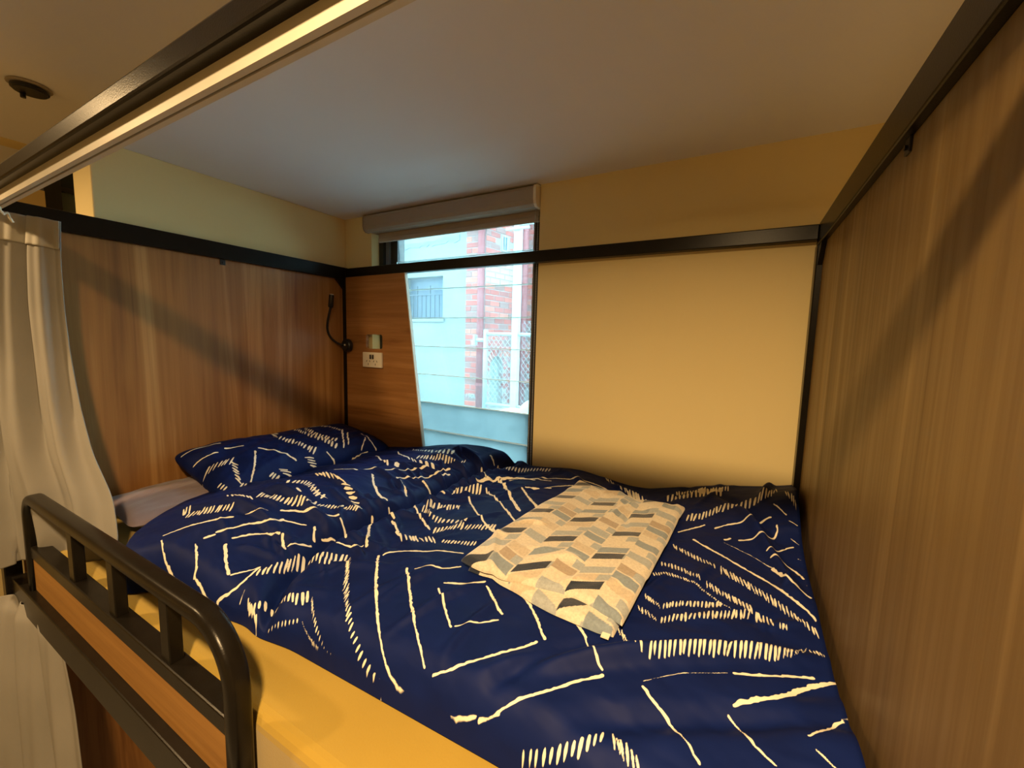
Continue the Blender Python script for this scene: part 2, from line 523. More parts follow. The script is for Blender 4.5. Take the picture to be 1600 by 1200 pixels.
# ------------------------------------------------------------------ main louvre window
win = bpy.data.objects.new('window_1', None)
COL.objects.link(win)
win.location = (.66, .08, ZT + WZ0)
struct(win)
FY0, FY1 = .05, .13
fr = bmesh.new()
bm_box(fr, WX0, .222, FY0, FY1, WZ0, CZ)
bm_box(fr, 1.085, WX1, FY0, FY1, WZ0, CZ)
bm_box(fr, WX0, WX1, FY0, FY1, WZ0, WZ0 + .04)
bm_box(fr, WX0, WX1, FY0, FY1, .205, CZ)
done('window_frame', fr, M['frame'], win)
ga = bmesh.new()
bm_box(ga, .222, .245, FY0 + .018, FY1, WZ0 + .04, .205)
done('louvre_gallery', ga, M['alu'], win)
ga = bmesh.new()
bm_box(ga, .245, .292, FY0 + .03, FY1, WZ0 + .04, .205)
bm_box(ga, 1.068, 1.085, FY0 + .03, FY1, WZ0 + .04, .205)
done('louvre_gallery', ga, M['frame'], win)
for k, zz in enumerate([-1.210, -1.091, -.950, -.808, -.667, -.525, -.384, -.243, -.101, .040]):
    top = zz + .145 if zz < .03 else .205
    bm = bmesh.new()
    # blade leans out at the bottom, the edges of neighbours lap
    x0, x1 = .292, 1.068
    lean = .008
    vs = []
    for (y, z) in ((.083 + lean, zz), (.0885 + lean, zz), (.0885 - lean, top), (.083 - lean, top)):
        vs.append((bm.verts.new((x0, y, z + ZT)), bm.verts.new((x1, y, z + ZT))))
    fs = []
    for i in range(4):
        j = (i + 1) % 4
        fs.append(bm.faces.new((vs[i][0], vs[j][0], vs[j][1], vs[i][1])))
    bm.faces.new([v[0] for v in vs][::-1])
    bm.faces.new([v[1] for v in vs])
    frosted = zz < -.70
    bmesh.ops.recalc_face_normals(bm, faces=bm.faces)
    for i, f in enumerate(fs):
        f.material_index = 1 if i in (0, 2) else 0
    n0 = len(bm.faces)
    bm_box(bm, x0, x1, .0895, .0905, zz + .0015, zz + .0050)      # ground lower edge of the blade
    bm.faces.ensure_lookup_table()
    for f in bm.faces[n0:]:
        f.material_index = 1
    me = bpy.data.meshes.new('louvre_blade')
    bm.to_mesh(me)
    bm.free()
    me.materials.append(M['frost'] if frosted else M['glass'])
    me.materials.append(M['glass_edge'])
    o = link('louvre_blade', me, None, win)
    if frosted:
        o['label'] = 'frosted pale blue glass louvre blade'

# dark window across the aisle, seen past the end of the alcove wall
w2 = bpy.data.objects.new('window_2', None)
COL.objects.link(w2)
w2.location = (XN - .1, -.7, ZT + LZ0)
struct(w2)
fr = bmesh.new()
bm_box(fr, XN - .08, XN - .01, LW0, WFM, LZ0, LZ1)
bm_box(fr, XN - .08, XN - .01, LW1 - .05, LW1, LZ0, LZ1)
bm_box(fr, XN - .08, XN - .01, WFM, LW1, LZ1 - .05, LZ1)
bm_box(fr, XN - .08, XN - .01, WFM, LW1, LZ0, LZ0 + .05)
bm_box(fr, XN - .06, XN - .02, WFM, LW1, WFZ, WFZ + .02)
done('window_frame', fr, M['frame'], w2)
M['night'] = mottled('dark_pane', (.02, .035, .045), (.03, .05, .06), 5, .15)
M['pale'] = mottled('pane_film', (.10, .15, .16), (.13, .18, .19), 5, .5)
box('pane', XN - .05, XN - .045, WFM, LW1, WFZ, LZ1, M['night'], w2)
box('pane', XN - .05, XN - .045, WFM, LW1, LZ0, WFZ, M['pale'], w2)

# ------------------------------------------------------------------ roller blind
bl = empty('roller_blind', .66, .0, .2, 'taupe roller blind rolled up at the head of the tall louvre window', 'blind')
prof = []
for k in range(9):
    a = math.pi * (k / 8) * .5
    prof.append((-.035 - .0 + .02 * (1 - math.cos(a)) - .0, .262 - 0 - .0))
cas = [(.045, .262), (-.020, .262), (-.033, .256), (-.036, .245), (-.036, .205), (-.030, .190), (-.018, .181), (.045, .181)]
prism('cassette', cas, 'x', .178, 1.128, M['cassette'], bl)
prism('end_cap', [(y * 1.0 - (.003 if y < 0 else 0), z + (.002 if z > .2 else -.002)) for y, z in cas], 'x', 1.1195, 1.131, M['white'], bl)
prism('end_cap', [(y * 1.0 - (.003 if y < 0 else 0), z + (.002 if z > .2 else -.002)) for y, z in cas], 'x', .172, .178, M['cassette'], bl)
box('blind_fabric', .215, 1.115, .030, .033, .150, .185, M['blind'], bl)
bm = bmesh.new()
bm_box(bm, .213, 1.117, .024, .039, .137, .160, .004)
done('bottom_bar', bm, M['blind'], bl)
bm = bmesh.new()
zz = .18
while zz > -.93:
    for yy, xx in ((.010, 1.107), (.018, 1.116)):
        bmesh.ops.create_icosphere(bm, subdivisions=1, radius=.0026, matrix=Matrix.Translation((xx, yy, zz + ZT)))
    zz -= .0068
done('bead_chain', bm, M['bead'], bl, True)['kind'] = 'stuff'

# ------------------------------------------------------------------ bunk bed frame
bed = empty('bunk_bed', 1.02, -.6, -ZT, 'black metal upper bunk with wood grain end panels and headboard panel', 'bed')
H0, H1 = -.047, .015                     # top rails
def bar(name, x0, x1, y0, y1, z0, z1, m=None, b=.003, parent=bed):
    return box(name, x0, x1, y0, y1, z0, z1, m or M['metal'], parent, b)
FYO = -1.233                             # outer face of the front
bar('top_rail', .0, .032, -1.195, -.0, H0, H1)
bar('top_rail', 2.032, 2.075, -1.235, -.0, H0, H1)
bar('top_rail', .032, 2.032, -.034, -.001, -.022 - .012, .010)
bar('top_rail', .0, 2.075, FYO, -1.196, -.016, .016, b=.004)
# posts
for (x0, x1, y0, y1) in ((.0, .036, -.037, -.001), (2.030, 2.075, -.042, -.001), (.0, .036, FYO, -1.197), (2.040, 2.075, FYO, -1.197)):
    bar('post', x0, x1, y0, y1, -ZT, H0 if y1 > -1 else -.016)
# long bed side rails that carry the slats
bar('side_rail', .036, 2.040, -1.222, -1.190, -1.150, -1.072)
bar('side_rail', .036, 2.040, -.037, -.005, -1.20, -1.135)
bar('side_rail', .0, .036, -1.19, -.04, -1.20, -1.135)
bar('side_rail', 2.04, 2.075, -1.19, -.04, -1.20, -1.135)
for k in range(12):
    bar('slat', .12 + k * .165, .19 + k * .165, -1.19, -.037, -1.150, -1.135, M['wood_side'], .001)
bar('side_board', .150, 1.205, -1.203, -1.190, -1.072, -.972, M['wood_side'], .001)['label'] = 'ochre wood board under the guard rail'
# end panels
box('end_panel', .001, .014, -1.19, -.037, -ZT + .05, H0, M['wood_v'], bed, .001)['label'] = 'brown wood grain panel at the pillow end'
box('end_panel', 2.046, 2.060, -1.225, -.042, -ZT + .05, H0, M['wood_r'], bed, .001)['label'] = 'brown wood grain panel at the foot end'
# slanted headboard panel with a cut-out
def slanted_panel():
    bm = bmesh.new()
    y0, y1 = -.034, -.018
    out = [(.037, -.036), (.445, -.034), (.600, -1.15), (.037, -1.15)]
    hx0, hx1, hz0, hz1, r = .183, .300, -.400, -.328, .012
    hole = []
    for cx, cz, a0 in ((hx1 - r, hz1 - r, 0), (hx0 + r, hz1 - r, 90), (hx0 + r, hz0 + r, 180), (hx1 - r, hz0 + r, 270)):
        for k in range(5):
            a = math.radians(a0 + k * 22.5)
            hole.append((cx + r * math.cos(a), cz + r * math.sin(a)))
    def ring(P, y):
        return [bm.verts.new((x, y, z + ZT)) for x, z in P]
    order = [out[1], out[0], out[3], out[2]]        # tr, tl, bl, br to match the hole's quadrants
    for y in (y0, y1):
        pass
    O0, O1, I0, I1 = ring(order, y0), ring(order, y1), ring(hole, y0), ring(hole, y1)
    for O, I in ((O0, I0), (O1, I1)):
        for q in range(4):
            for k in range(4):
                bm.faces.new((O[q], I[q * 5 + k], I[q * 5 + k + 1]))
            bm.faces.new((O[q], I[q * 5 + 4], I[(q * 5 + 5) % 20], O[(q + 1) % 4]))
    for A, B in ((O0, O1), (I0, I1)):
        n = len(A)
        for i in range(n):
            bm.faces.new((A[i], A[(i + 1) % n], B[(i + 1) % n], B[i]))
    return done('headboard_panel', bm, M['wood_h'], bed)
hb = slanted_panel()
hb['label'] = 'slanted wood grain panel beside the window with a small rounded cut-out'
prism('edge_band', [(.4455, -.034), (.4510, -.034), (.606, -1.15), (.6005, -1.15)], 'y', -.0342, -.0178, M['edging'], hb)
# gussets and small panel clips
prism('gusset', [(-.085, H0), (-.037, H0), (-.037, H0 - .05)], 'x', .002, .03, M['metal'], bed)
prism('gusset', [(-.085, H0), (-.042, H0), (-.042, H0 - .06)], 'x', 2.034, 2.046, M['metal'], bed)
for (x, y) in ((.0155, -.605), (2.0445, -.705)):
    bm = bmesh.new()
    s = 1 if x < 1 else -1
    bm_box(bm, x - .002, x + .002, y - .010, y + .010, H0 - .022, H0, .001)
    bmesh.ops.create_cone(bm, cap_ends=True, segments=12, radius1=.004, radius2=.003, depth=.004,
                          matrix=Matrix.Translation((x + s * .003, y, H0 - .013 + ZT)) @ Matrix.Rotation(math.pi / 2, 4, 'Y'))
    done('panel_clip', bm, M['black'], bed)
# guard rail: bent flat tube, cross bar, posts
def arc(cx, cz, r, a0, a1, n):
    return [(cx + r * math.cos(math.radians(a0 + (a1 - a0) * k / n)), cz + r * math.sin(math.radians(a0 + (a1 - a0) * k / n))) for k in range(n + 1)]
GY = -1.196
gp = [(.174, -1.10), (.174, -.90)] + arc(.234, -.862, .060, 180, 90, 8) + arc(1.116, -.900, .100, 90, 0, 12) + [(1.216, -.95), (1.216, -1.10)]
def rect_sweep(name, path, hw, hd, y, m, parent, bev=.005):
    """rectangular tube with rounded corners swept along a path in the xz plane"""
    bm = bmesh.new()
    sec = []
    for (sx, sy) in ((1, 1), (-1, 1), (-1, -1), (1, -1)):
        a0 = {(1, 1): 0, (-1, 1): 90, (-1, -1): 180, (1, -1): 270}[(sx, sy)]
        for k in range(4):
            a = math.radians(a0 + k * 30)
            sec.append((sx * (hw - bev) + bev * math.cos(a), sy * (hd - bev) + bev * math.sin(a)))
    rings = []
    n = len(path)
    for i, (x, z) in enumerate(path):
        dx = path[min(i + 1, n - 1)][0] - path[max(i - 1, 0)][0]
        dz = path[min(i + 1, n - 1)][1] - path[max(i - 1, 0)][1]
        L = math.hypot(dx, dz)
        nx, nz = -dz / L, dx / L
        rings.append([bm.verts.new((x + nx * a, y + b, z + nz * a + ZT)) for a, b in sec])
    for i in range(n - 1):
        for k in range(len(sec)):
            bm.faces.new((rings[i][k], rings[i][(k + 1) % 16], rings[i + 1][(k + 1) % 16], rings[i + 1][k]))
    bm.faces.new(rings[0])
    bm.faces.new(rings[-1])
    return done(name, bm, m, parent, True)
gr = rect_sweep('guard_rail', gp, .0140, .0170, GY, M['metal'], bed, .009)
box('cross_bar', .188, 1.202, -1.207, -1.172, -.976, -.943, M['metal'], gr, .003)
for x in (.50, .742, .985):
    box('guard_post', x - .017, x + .017, -1.202, -1.180, -.944, -.812, M['metal'], gr, .002)
# curtain track on the inside of the front top rail
tr = bmesh.new()
TY0, TY1 = -1.214, -1.196
bm_box(tr, .04, 2.03, TY0, TY0 + .003, -.040, -.016)
bm_box(tr, .04, 2.03, TY0 + .003, TY0 + .0085, -.040, -.037)
bm_box(tr, .04, 2.03, TY1 - .006, TY1, -.040, -.037)
bm_box(tr, .04, 2.03, TY1, TY1 + .002, -.040, -.016)
done('curtain_track', tr, M['track'], bed)['label'] = 'pale curtain track under the front top rail'
# reading lamp
rl = empty('reading_lamp', .075, -.05, -.388, 'black gooseneck reading lamp on the corner post above the pillow', 'lamp')
disc('lamp_base', (.062, -.052, -.388), 'y', .0345, .032, M['black'], rl, 36, .009)
disc('screw', (.066, -.0695, -.385), 'y', .0045, .004, M['track'], rl, 12)
def bez(P, n):
    out = []
    for k in range(n + 1):
        t = k / n
        q = [Vector(p) for p in P]
        while len(q) > 1:
            q = [q[i] * (1 - t) + q[i + 1] * t for i in range(len(q) - 1)]
        out.append(q[0])
    return out
neck = bez([(.052, -.068, -.388), (.028, -.11, -.375), (.0, -.155, -.33), (.045, -.15, -.27), (.066, -.15, -.20)], 26)
tube('gooseneck', neck, .0058, M['black'], rl, sides=10)
d = Vector((.18, -.02, 1)).normalized()
p0 = Vector((.066, -.15, -.205))
tube('lamp_head', [p0, p0 + d * .006, p0 + d * .008, p0 + d * .066, p0 + d * .068], .0125, M['black'], rl, sides=18, rads=[.006, .010, .0125, .0125, .0105])
tube('lens_ring', [p0 + d * .0675, p0 + d * .0715], .009, M['track'], rl, sides=16)

# double socket
so = empty('power_outlet', .237, -.036, -.455, 'cream double power outlet plate below the small cut-out', 'outlet')
box('face_plate', .170, .305, -.046, -.0342, -.495, -.418, M['white'], so, .003)
for cx in (.212, .262):
    bm = bmesh.new()
    for dx, a in ((-.011, .5), (.011, -.5)):
        r = bmesh.ops.create_cube(bm, size=1)
        for v in r['verts']:
            v.co = Vector((v.co.x * .0025, v.co.y * .002, v.co.z * .009))
        bmesh.ops.transform(bm, matrix=Matrix.Translation((cx + dx, -.0463, -.463 + ZT)) @ Matrix.Rotation(a, 4, 'Y'), verts=r['verts'])
    bm_box(bm, cx - .0012, cx + .0012, -.0473, -.0453, -.483, -.474)
    done('socket', bm, M['slot'], so)
for cx in (.229, .246):
    box('switch', cx - .005, cx + .005, -.0500, -.0455, -.452, -.430, M['slot' if True else 'white'], so, .001)

# ------------------------------------------------------------------ ceiling fittings
DX0, DY0 = -.242, -1.033
cv = empty('smoke_detector', DX0, DY0, CH, 'small round dark fitting on the aisle ceiling above the curtain end', 'detector')
disc('rim', (DX0, DY0, CH - .004), 'z', .052, .008, M['cassette'], cv, 32, .003)
disc('grille', (DX0, DY0, CH - .014), 'z', .044, .016, M['black'], cv, 32, .005)
disc('pin', (DX0 - .03, DY0 - .01, CH - .028), 'z', .007, .014, M['black'], cv, 10)
for i, (x, y) in enumerate(LAMPS):
    dl = empty('downlight', x, y, CH, ('recessed ceiling downlight in the aisle by the gathered curtain', 'recessed ceiling downlight in the aisle in front of the foot end')[i], 'light')
    bm = bmesh.new()
    R = Matrix.Translation((x, y, CH - .004 + ZT))
    ring = lambda r, z: [bm.verts.new(R @ Vector((r * math.cos(a), r * math.sin(a), z))) for a in [k * math.pi / 16 for k in range(32)]]
    r1, r2, r3 = ring(.060, .004), ring(.058, -.003), ring(.050, -.003)
    for A, B in ((r1, r2), (r2, r3)):
        for k in range(32):
            bm.faces.new((A[k], A[(k + 1) % 32], B[(k + 1) % 32], B[k]))
    done('trim_ring', bm, M['white'], dl)

# ------------------------------------------------------------------ mattress, pillows
box('mattress', .016, 2.036, -1.172, -.040, -1.133, ZM, M['sheet'], None, .022, 4)
tag(bpy.data.objects['mattress'], 'mattress in a plain mustard yellow fitted sheet on the upper bunk', 'mattress')

def closed_pillow(name, corners, half, n, m, attr=None):
    top, bot = pillow_surface(corners, half, n)
    nu = n
    co = np.concatenate([top.reshape(-1, 3), bot.reshape(-1, 3)])
    co[:, 2] += ZT
    idx = np.arange(nu * nu).reshape(nu, nu)
    a, b, c, d = idx[:-1, :-1], idx[1:, :-1], idx[1:, 1:], idx[:-1, 1:]
    f1 = np.stack([a, b, c, d], -1).reshape(-1, 4)
    f2 = np.stack([a, d, c, b], -1).reshape(-1, 4) + nu * nu
    f = np.concatenate([f1, f2])
    me = bpy.data.meshes.new(name)
    me.from_pydata([tuple(v) for v in co], [], [tuple(int(i) for i in q) for q in f])
    if attr is not None:
        at = me.attributes.new('ink', 'FLOAT', 'POINT')
        at.data.foreach_set('value', np.concatenate([attr.ravel(), attr.ravel()]).astype(np.float32))
    return link(name, me, m, None, True)
gp_ = closed_pillow('flat_pillow', [(.02, -1.035, -.915), (.33, -1.045, -.925), (.40, -.30, -.925), (.02, -.30, -.915)], .040, 70, M['mauve'])
tag(gp_, 'plain mauve grey pillow lying flat under the blue patterned pillow', 'pillow')

# ------------------------------------------------------------------ printed fabric (distance field stored per vertex)
DUVET_STROKES = [
('D',0.0103,[(0.9283,-1.0099,-0.0118,0.0109),(0.9411,-0.9952,-0.0119,0.0113),(0.9473,-0.9733,-0.0119,0.0117),(0.9475,-0.9466,-0.012,0.0123),(0.9453,-0.9207,-0.0129,0.0127),(0.958,-0.9055,-0.0136,0.0133),(0.9919,-0.9031,-0.0137,0.0148),(1.0184,-0.8937,-0.0145,0.0158),(1.0315,-0.8734,-0.0146,0.0161),(1.0479,-0.8547,-0.0147,0.0163)]),
('D',0.0114,[(1.0545,-0.8593,-0.0126,0.0177),(1.0946,-0.894,-0.0124,0.0174),(1.1275,-0.9229,-0.0122,0.0172),(1.1573,-0.9479,-0.0097,0.015),(1.1874,-0.972,-0.0082,0.0132),(1.217,-0.9941,-0.0075,0.0117),(1.2414,-1.0106,-0.0034,0.0099),(1.26,-1.0218,-0.0019,0.0068),(1.2767,-1.0302,0.0005,0.0052),(1.2927,-1.0367,0.0018,0.0047),(1.308,-1.0417,0.0034,0.0043),(1.3236,-1.0453,0.0034,0.0031),(1.3409,-1.0476,0.0037,0.002),(1.3604,-1.049,0.004,0.0016),(1.3805,-1.0497,0.0042,0.0013)]),
('D',0.0098,[(0.9969,-1.0636,-0.0049,0.0046),(1.0142,-1.0597,-0.0063,0.0054),(1.0197,-1.0426,-0.0077,0.0063),(1.0361,-1.0279,-0.011,0.0083),(1.0766,-1.0271,-0.0134,0.0102),(1.1031,-1.0191,-0.0154,0.0116),(1.1096,-0.9996,-0.0175,0.013)]),
('D',0.008,[(1.1181,-1.0017,-0.0079,0.0075),(1.1448,-1.0189,-0.0059,0.0063),(1.1681,-1.0325,-0.0039,0.0051),(1.189,-1.042,-0.0016,0.0038),(1.2071,-1.048,-0.0009,0.0029),(1.2222,-1.0513,-0.0006,0.0014),(1.24,-1.0525,0.0016,0.0013),(1.2624,-1.0529,0.0017,0.0013),(1.2815,-1.0533,0.0019,0.0013)]),
('D',0.0078,[(1.0652,-1.0652,-0.002,0.0021),(1.0961,-1.0591,-0.0025,0.0022),(1.12,-1.0521,-0.0025,0.0022),(1.1399,-1.0434,-0.003,0.0022)]),
('D',0.0063,[(1.1471,-1.0435,-0.0045,0.0018),(1.1676,-1.0488,-0.0039,0.0016),(1.1894,-1.0526,-0.0039,0.0016),(1.2151,-1.0547,-0.0034,0.0014)]),
('L',0,[(1.125,-0.8289,0.0032),(1.1683,-0.8728,0.0032),(1.2009,-0.9051,0.0031),(1.2275,-0.9299,0.0029),(1.2516,-0.9514,0.0026),(1.2732,-0.9701,0.0025),(1.2955,-0.9888,0.0023),(1.3183,-1.0071,0.002),(1.3383,-1.0213,0.0017),(1.3541,-1.031,0.0015),(1.3674,-1.0378,0.0013),(1.3827,-1.0426,0.001),(1.4026,-1.0455,0.0009),(1.4239,-1.0467,0.0009)]),
('L',0,[(1.2476,-0.8598,0.0028),(1.2798,-0.8891,0.0027),(1.306,-0.9125,0.0026),(1.333,-0.9372,0.0026),(1.3598,-0.9611,0.0024),(1.3803,-0.9779,0.0021),(1.3976,-0.9916,0.0021),(1.4144,-1.0049,0.0019),(1.4299,-1.0162,0.0017),(1.4438,-1.0255,0.0015)]),
('L',0,[(1.2613,-0.8501,0.0018),(1.2866,-0.8348,0.0018),(1.3109,-0.8225,0.0018),(1.3312,-0.8106,0.0018),(1.3489,-0.7978,0.0017)]),
('L',0,[(1.3505,-0.876,0.002),(1.3876,-0.9066,0.002),(1.4148,-0.9293,0.002),(1.4367,-0.9476,0.0019)]),
('L',0,[(1.35,-0.8571,0.002),(1.381,-0.8452,0.0019),(1.4051,-0.833,0.0019),(1.4242,-0.8164,0.0019)]),
('L',0,[(1.4343,-0.8236,0.0017),(1.4629,-0.8446,0.0017),(1.4918,-0.8717,0.0017)]),
('L',0,[(1.4431,-0.9425,0.0018),(1.4666,-0.9274,0.0018),(1.4858,-0.9103,0.0018),(1.5046,-0.8934,0.0019)]),
('L',0,[(1.4629,-1.0273,0.0017),(1.4769,-1.0209,0.0018),(1.4905,-1.0127,0.002),(1.5043,-1.0008,0.0022),(1.518,-0.9867,0.0024),(1.5315,-0.9723,0.0024),(1.5456,-0.9575,0.0024)]),
('L',0,[(1.4867,-1.0447,0.001),(1.5138,-1.0423,0.0011),(1.5359,-1.0392,0.0011),(1.553,-1.0349,0.0011)]),
('L',0,[(1.5585,-1.0366,0.0014),(1.5732,-1.0319,0.0014),(1.5877,-1.0265,0.0014)]),
('L',0,[(1.5836,-1.0271,0.0016),(1.5964,-1.0177,0.0018),(1.6083,-1.0078,0.0019),(1.6192,-0.9988,0.0021),(1.6295,-0.9897,0.0023),(1.6399,-0.9796,0.0024),(1.6504,-0.9681,0.0024),(1.6619,-0.9551,0.0024),(1.6738,-0.9425,0.0024),(1.6851,-0.9322,0.0024),(1.6959,-0.9229,0.0024),(1.7071,-0.9136,0.0024)]),
('L',0,[(1.5448,-0.9564,0.0025),(1.5571,-0.9451,0.0025),(1.5684,-0.9324,0.0025),(1.5787,-0.9187,0.0025),(1.5887,-0.9049,0.0026)]),
('L',0,[(1.5796,-0.8711,0.0013),(1.5969,-0.891,0.0013)]),
('L',0,[(1.6436,-0.8364,0.0019),(1.6567,-0.8504,0.0019),(1.6708,-0.869,0.0019),(1.6849,-0.8904,0.0019),(1.6958,-0.9018,0.0018),(1.7048,-0.9058,0.0018)]),
('L',0,[(1.7654,-0.8939,0.0006),(1.7775,-0.8835,0.0006),(1.7896,-0.8718,0.0006),(1.8019,-0.8595,0.0007),(1.8145,-0.8488,0.0007),(1.8271,-0.8409,0.0007),(1.8398,-0.8337,0.0007),(1.8525,-0.8263,0.0007),(1.865,-0.8196,0.0007),(1.8778,-0.8129,0.0007)]),
('L',0,[(1.8876,-0.8082,0.0024),(1.9005,-0.8012,0.0024),(1.9138,-0.7942,0.0024),(1.9273,-0.7872,0.0024),(1.941,-0.7789,0.0024),(1.9553,-0.7694,0.0025),(1.9697,-0.76,0.0025),(1.9838,-0.751,0.0025),(1.9978,-0.7418,0.0025)]),
('L',0,[(1.8871,-0.8654,0.0028),(1.9029,-0.8531,0.0029),(1.9192,-0.8408,0.003),(1.9361,-0.8288,0.0031),(1.9521,-0.8148,0.0031),(1.9657,-0.7967,0.0032),(1.9792,-0.7778,0.0032),(1.9947,-0.7604,0.0032),(2.0107,-0.7457,0.0032),(2.026,-0.7332,0.0032)]),
('L',0,[(1.7669,-0.9024,0.0023),(1.7754,-0.9107,0.0023),(1.7844,-0.9168,0.0023),(1.7944,-0.9203,0.0022),(1.8039,-0.9245,0.002),(1.8127,-0.9328,0.002),(1.8226,-0.9441,0.0019),(1.8323,-0.9546,0.0019),(1.8395,-0.9637,0.0019),(1.8455,-0.9718,0.0019),(1.8515,-0.9792,0.0018)]),
('L',0,[(1.8817,-0.881,0.0018),(1.89,-0.8858,0.0018),(1.8978,-0.8956,0.0018),(1.9045,-0.9096,0.0018),(1.9112,-0.921,0.0018),(1.9189,-0.9283,0.0016),(1.9269,-0.9341,0.0016),(1.9346,-0.9395,0.0016)]),
('L',0,[(1.974,-0.8806,0.0023),(1.991,-0.8605,0.0023),(2.005,-0.8392,0.0023),(2.0162,-0.8228,0.0023),(2.0261,-0.8112,0.0024)]),
('L',0,[(1.9796,-0.8987,0.0014),(1.9878,-0.907,0.0013),(1.9963,-0.9137,0.0013),(2.0049,-0.9193,0.0013)]),
('L',0,[(2.0261,-0.8184,0.0001),(2.0261,-0.8537,0.0001)]),
('L',0,[(2.0261,-0.8726,0.0001),(2.0261,-0.8818,0.0001)]),
('D',0.0092,[(1.6106,-1.0435,-0.0016,0.0015),(1.6317,-1.0408,-0.0012,0.0031),(1.6509,-1.0382,-0.0009,0.0047),(1.6683,-1.0348,-0.0008,0.0056),(1.6842,-1.0302,-0.0006,0.0067),(1.698,-1.0248,-0.0006,0.0083),(1.7096,-1.0182,-0.0006,0.0093),(1.7213,-1.0085,-0.0005,0.0103),(1.7352,-0.9942,-0.0006,0.0113)]),
('D',0.0078,[(1.7449,-0.9938,-0.005,0.0114),(1.757,-1.0011,-0.0048,0.0114),(1.7689,-1.0068,-0.0046,0.0114),(1.7787,-1.0106,-0.0044,0.0108),(1.7872,-1.0137,-0.0043,0.0102)]),
('D',0.0105,[(1.7009,-0.8042,-0.005,0.0118),(1.7193,-0.821,-0.0049,0.0119),(1.7386,-0.8431,-0.0049,0.0119),(1.7558,-0.8519,-0.0048,0.0118)]),
('D',0.0078,[(1.7624,-0.8484,-0.0011,0.0123),(1.7789,-0.8358,-0.0011,0.0126),(1.7954,-0.8238,-0.0011,0.013),(1.8105,-0.8134,0,0.0137),(1.8251,-0.8036,0,0.0139),(1.8408,-0.7935,0.0004,0.0145),(1.8578,-0.7835,0.0007,0.0151),(1.8757,-0.7732,0.0008,0.0152),(1.8943,-0.7631,0.0014,0.0152),(1.9119,-0.7538,0.0016,0.0153),(1.9272,-0.7447,0.0017,0.0153),(1.9416,-0.7352,0.0021,0.0153),(1.9572,-0.7238,0.0022,0.0153),(1.9754,-0.706,0.0022,0.0153),(1.9957,-0.6795,0.0023,0.0152)]),
('D',0.0044,[(1.9998,-0.6759,-0.0009,0.0087),(2.0159,-0.6757,-0.0009,0.0087),(2.026,-0.6863,-0.0009,0.0087)]),
('D',0.012,[(1.5595,-0.1291,-0.0079,0.0192),(1.6017,-0.1584,-0.0079,0.0192),(1.6488,-0.1905,-0.0079,0.0192)]),
('D',0.0112,[(1.6829,-0.1193,-0.0032,0.0218),(1.7117,-0.1096,-0.003,0.0218),(1.7443,-0.1093,-0.0028,0.0218),(1.7803,-0.1007,-0.0024,0.0219),(1.8136,-0.0868,-0.0019,0.0219),(1.8439,-0.0787,-0.0014,0.022)]),
('D',0.0077,[(1.7049,-0.076,-0.0017,0.0154),(1.736,-0.074,-0.0015,0.0156),(1.7674,-0.0814,-0.0013,0.0157),(1.7987,-0.0798,-0.0011,0.0157),(1.8309,-0.072,-0.0009,0.0159),(1.8627,-0.0599,-0.0007,0.016)]),
('D',0.0104,[(1.7565,-0.258,0.0007,0.0216),(1.7937,-0.2379,0.0008,0.0215),(1.8201,-0.2146,0.0008,0.0216),(1.844,-0.1944,0.0008,0.0214),(1.8737,-0.1806,0.0016,0.0212),(1.9047,-0.1736,0.002,0.0212),(1.9327,-0.168,0.0021,0.0216),(1.9587,-0.1472,0.0022,0.0212),(1.9858,-0.1104,0.0023,0.0219)]),
('D',0.0112,[(1.9985,-0.1456,-0.0003,0.0168),(2.0144,-0.177,-0.0003,0.0168),(2.026,-0.2183,-0.0003,0.0168)]),
('L',0,[(1.7489,-0.3531,0.0026),(1.7792,-0.3153,0.0026),(1.809,-0.2872,0.0026)]),
('L',0,[(1.8354,-0.2959,0.0027),(1.8559,-0.2769,0.0027),(1.8813,-0.2668,0.0026),(1.9126,-0.2581,0.0024),(1.9407,-0.2429,0.0023),(1.9638,-0.2399,0.0023)]),
('L',0,[(1.861,-0.3429,0.0032),(1.8731,-0.331,0.0032)]),
('L',0,[(1.8932,-0.3327,0.0024),(1.9181,-0.3255,0.0023),(1.9453,-0.3228,0.0022),(1.9682,-0.3047,0.0021),(1.9774,-0.2833,0.0021),(1.9762,-0.2669,0.0021)]),
('L',0,[(1.9515,-0.3805,0.0021),(1.9784,-0.3524,0.002),(1.9963,-0.3335,0.002),(2.0079,-0.3284,0.002)]),
('L',0,[(1.7898,-0.3769,0.0032),(1.809,-0.3901,0.0032),(1.8308,-0.404,0.0032),(1.8561,-0.4198,0.0032),(1.8801,-0.4361,0.0032),(1.9015,-0.4528,0.0032),(1.9217,-0.469,0.0032),(1.9403,-0.4834,0.0032),(1.9564,-0.4973,0.003),(1.9706,-0.5132,0.003),(1.9838,-0.5319,0.0029),(1.9966,-0.5496,0.0027),(2.0088,-0.564,0.0026),(2.0188,-0.5784,0.0025),(2.026,-0.596,0.0024)]),
('L',0,[(1.8589,-0.3564,0.0013),(1.8848,-0.3679,0.0012),(1.9082,-0.3828,0.0012),(1.9273,-0.3985,0.0012),(1.9439,-0.4144,0.0012),(1.9601,-0.4334,0.0012)]),
('L',0,[(1.96,-0.437,0.003),(1.981,-0.4758,0.0029),(2.0014,-0.4995,0.0029),(2.022,-0.5175,0.0029)]),
('L',0,[(1.9585,-0.404,0.0027),(1.9857,-0.4034,0.0026),(2.0049,-0.4179,0.0026),(2.0166,-0.4429,0.0026)]),
('L',0,[(1.9721,-0.1939,0.0016),(1.9984,-0.2309,0.0016)]),
('L',0,[(2.0034,-0.2479,0.0012),(2.026,-0.2687,0.0012)]),
('L',0,[(2.0049,-0.3002,0.0012),(2.026,-0.3221,0.0012)]),
